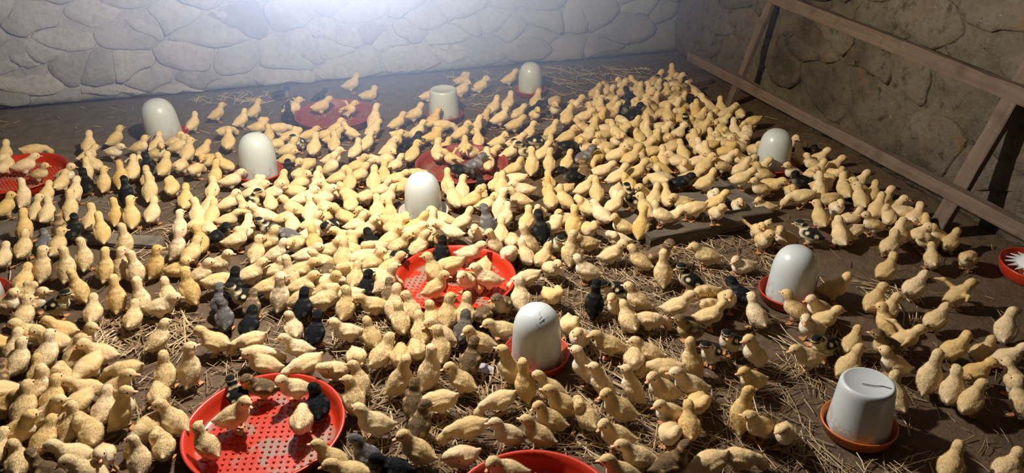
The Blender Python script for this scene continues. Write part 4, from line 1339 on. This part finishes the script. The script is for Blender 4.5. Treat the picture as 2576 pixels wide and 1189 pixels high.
1748,2903,0,78,pm
1547,2966,0,157,yq
1839,2888,0,155,yl
1436,3000,0,71,yv
87,3374,0,22,ym
1115,3092,0,359,yr
1675,2943,0,285,yr
530,3263,0,1,ov
1204,3076,0,2,yv
-95,3441,0,337,yv
-194,3473,0,76,yl
1914,2895,0,19,pv
386,3328,0,2,yq
1286,3080,0,1,yq
1617,2989,0,19,pr
-18,3444,0,4,ym
57,3423,0,344,ym
1359,3068,0,131,yu
1819,2942,0,39,yv
661,3268,0,12,yr
1490,3045,0,75,pr
1172,3138,0,48,oq
1553,3034,0,340,pu
969,3199,0,41,yr
174,3421,0,150,pr
1730,2994,0,355,yu
469,3346,0,16,yu
1254,3129,0,48,yu
1893,2952,0,89,pr
-390,3593,0,39,yq
273,3409,0,41,ym
1070,3188,0,27,yu
102,3472,0,9,yu
1326,3140,0,359,pq
1393,3122,0,293,yv
1848,2998,0,172,yl
-150,3560,0,11,yq
742,3313,0,42,yu
1230,3181,0,175,yr
1584,3089,0,358,pq
1695,3064,0,72,du
-238,3602,0,359,yv
1518,3119,0,59,yl
1456,3147,0,344,yl
1804,3051,0,163,yq
1311,3210,25,7,ol
599,3396,0,353,yq
929,3305,0,5,ym
1172,3255,25,51,yr
1385,3187,0,169,yv
-541,3726,0,52,yl
1646,3124,0,244,yr
395,3479,0,12,yu
1260,3261,25,357,ym
1762,3108,0,151,yv
293,3534,0,41,yt
565,3458,0,32,ou
1902,3090,0,284,yl
2047,3051,0,180,oq
1560,3190,0,175,yq
-322,3713,0,35,yl
796,3403,0,41,ym
1439,3225,0,292,pq
1042,3352,25,277,ou
1376,3262,25,164,yv
1852,3116,0,63,ys
1724,3159,0,59,om
881,3398,0,5,yl
1213,3331,25,3,pu
-103,3685,0,78,ku
1803,3157,0,339,yl
1672,3199,0,80,yr
1517,3262,0,19,ku
492,3561,0,353,yl
1751,3218,0,173,yv
1330,3343,0,84,yl
1596,3270,0,80,ym
-438,3837,0,26,yu
981,3444,0,20,ym
1432,3324,0,15,yu
1967,3177,0,358,ym
1829,3216,0,68,ou
1891,3199,0,333,ys
1671,3266,0,9,ym
2042,3169,0,90,ym
188,3701,6,348,ow
-261,3826,0,42,yu
1067,3458,0,2,kr
1289,3401,0,183,yr
1496,3346,0,281,ku
1387,3383,0,56,pl
1178,3442,0,239,yl
-79,3798,0,0,yu
1741,3299,0,355,pl
1981,3240,0,90,yr
1651,3332,0,193,yu
885,3546,0,31,yl
60,3785,6,11,ym
1581,3360,0,337,yu
1866,3292,0,227,pv
1457,3411,0,19,yu
1929,3288,0,130,pu
1813,3323,0,181,yr
1389,3453,0,349,pr
-87,3865,0,345,du
1299,3480,0,18,yr
1522,3423,0,280,pq
1742,3367,0,333,ym
971,3581,0,40,yl
1682,3399,0,32,yu
1609,3431,0,223,yv
1116,3571,0,51,yu
1207,3546,0,45,yq
1822,3382,0,10,yl
1897,3363,0,350,ku
1430,3509,0,81,pu
1505,3493,0,172,yl
1954,3389,0,135,ym
1676,3470,0,9,pu
1605,3501,0,131,kr
1826,3451,0,198,ym
1755,3472,0,195,ym
63,3945,0,4,kr
1893,3452,0,78,nl
1515,3569,0,45,pr
1663,3532,0,55,pu
605,3826,0,10,ym
1450,3613,0,37,ym
1814,3519,0,62,yl
1733,3542,0,87,yl
314,3949,0,1,ys
1882,3522,0,181,yv
-129,4083,0,337,ks
1597,3604,0,47,yr
1962,3507,0,148,pl
785,3840,0,358,yr
1675,3599,0,30,ym
1534,3654,0,78,yv
1793,3598,0,45,pm
1938,3563,0,1,nu
1635,3656,0,153,yl
895,3875,0,357,yr
1712,3671,0,153,yr
1914,3615,0,170,yl
237,4092,0,358,yl
1852,3648,0,195,du
1788,3674,0,196,pq
1944,3666,0,16,pr
1844,3722,0,13,ou
829,4008,0,1,yv
1922,3714,0,355,ym
1082,3961,0,1,yu
1964,3768,0,71,ou
'''
ROWS = []
for ln in DUCKS.strip().split('\n'):
    q = ln.split(',', 5); ROWS.append((int(q[0]) / 1000, int(q[1]) / 1000, int(q[2]) / 1000, int(q[3]), q[4][0], q[4][1], q[5].replace('|', ', ') if len(q) > 5 else None))
GROUP = {'y': 'yellow ducklings of the flock', 'p': 'cream ducklings of the flock', 'o': 'deep yellow ducklings of the flock', 'k': 'black ducklings of the flock',
         'd': 'pied ducklings of the flock', 'n': 'brown ducklings of the flock', 'g': 'grey ducklings of the flock'}
def slot(o, m):
    s = o.material_slots[0]; s.link = 'OBJECT'; s.material = m
far = []
for (x, y, z, hd, c_, ps, lab) in ROWS:
    sc_ = .80 * random.uniform(.93, 1.08); tz = R(hd)
    if lab is None: far.append((x, y, z, hd, c_, ps, sc_)); continue
    p = proto(ps)
    o = link('duckling', p['body'], None, label=lab, cat='duckling', group=GROUP[c_], loc=(x, y, z), rot=(R(random.uniform(-3, 3)), R(random.uniform(-3, 3)), tz)); o.scale = (sc_,) * 3
    slot(o, FUR[c_])
    slot(link('down', p['down'], o, kind='stuff'), FUR[c_])
    bl = link('bill', p['bill'], o)
    if c_ in 'kg': slot(bl, M['bill_dark'])
    for e in p['eyes']: link('eye', e, o)
    for l in p['legs']: link('leg', l, o)

# the rest of the flock, smaller in the picture than those 300: one mesh
LOW = {}
order = list(FUR); mats = [FUR[k] for k in order] + [M['bill'], M['bill_dark'], M['leg'], M['eye']]
PV, PF4, PM, PA = [], [], [], []
base = 0; FL, FM = [], []
for (x, y, z, hd, c_, ps, sc_) in far:
    if ps not in LOW:
        g = duck_geometry(ps, .0045); V = [g['V']]; F = [tuple(q) for q in g['Q']]; mi = [0] * len(F); A = [g['attr']]; n0 = len(g['V'])
        for (vv, ff), m_ in [(g['bill'], 1)] + [(e, 4) for e in g['eyes']] + [(l, 3) for l in g['legs']]:
            V.append(np.array(vv)); A.append(np.zeros((len(vv), 4))); F += [tuple(k + n0 for k in q) for q in ff]; mi += [m_] * len(ff); n0 += len(vv)
        LOW[ps] = (np.concatenate(V), F, mi, np.concatenate(A))
    V, F, mi, A = LOW[ps]; a = R(hd); Rm = np.array([[math.cos(a), -math.sin(a), 0], [math.sin(a), math.cos(a), 0], [0, 0, 1]])
    PV.append((V * sc_) @ Rm.T + np.array((x, y, z))); A = A.copy(); A[:, 2] = random.random(); PA.append(A)
    FL += [tuple(k + base for k in q) for q in F]; ci = order.index(c_)
    FM += [ci if m_ == 0 else {1: 7 + (c_ in 'kg'), 3: 9, 4: 10}[m_] for m_ in mi]; base += len(V)
me = bpy.data.meshes.new('distant_ducklings'); me.from_pydata(np.concatenate(PV).tolist(), [], FL); me.update()
for m_ in mats: me.materials.append(m_)
me.polygons.foreach_set('material_index', FM); me.polygons.foreach_set('use_smooth', [True] * len(FL)); set_attr(me, np.concatenate(PA))
link('distant_ducklings', me, None, label='dense crowd of small far ducklings filling the back half of the floor', cat='ducklings', kind='stuff')
print('tris stuff', len(FL), 'ducks', len(ROWS), 'far', len(far))
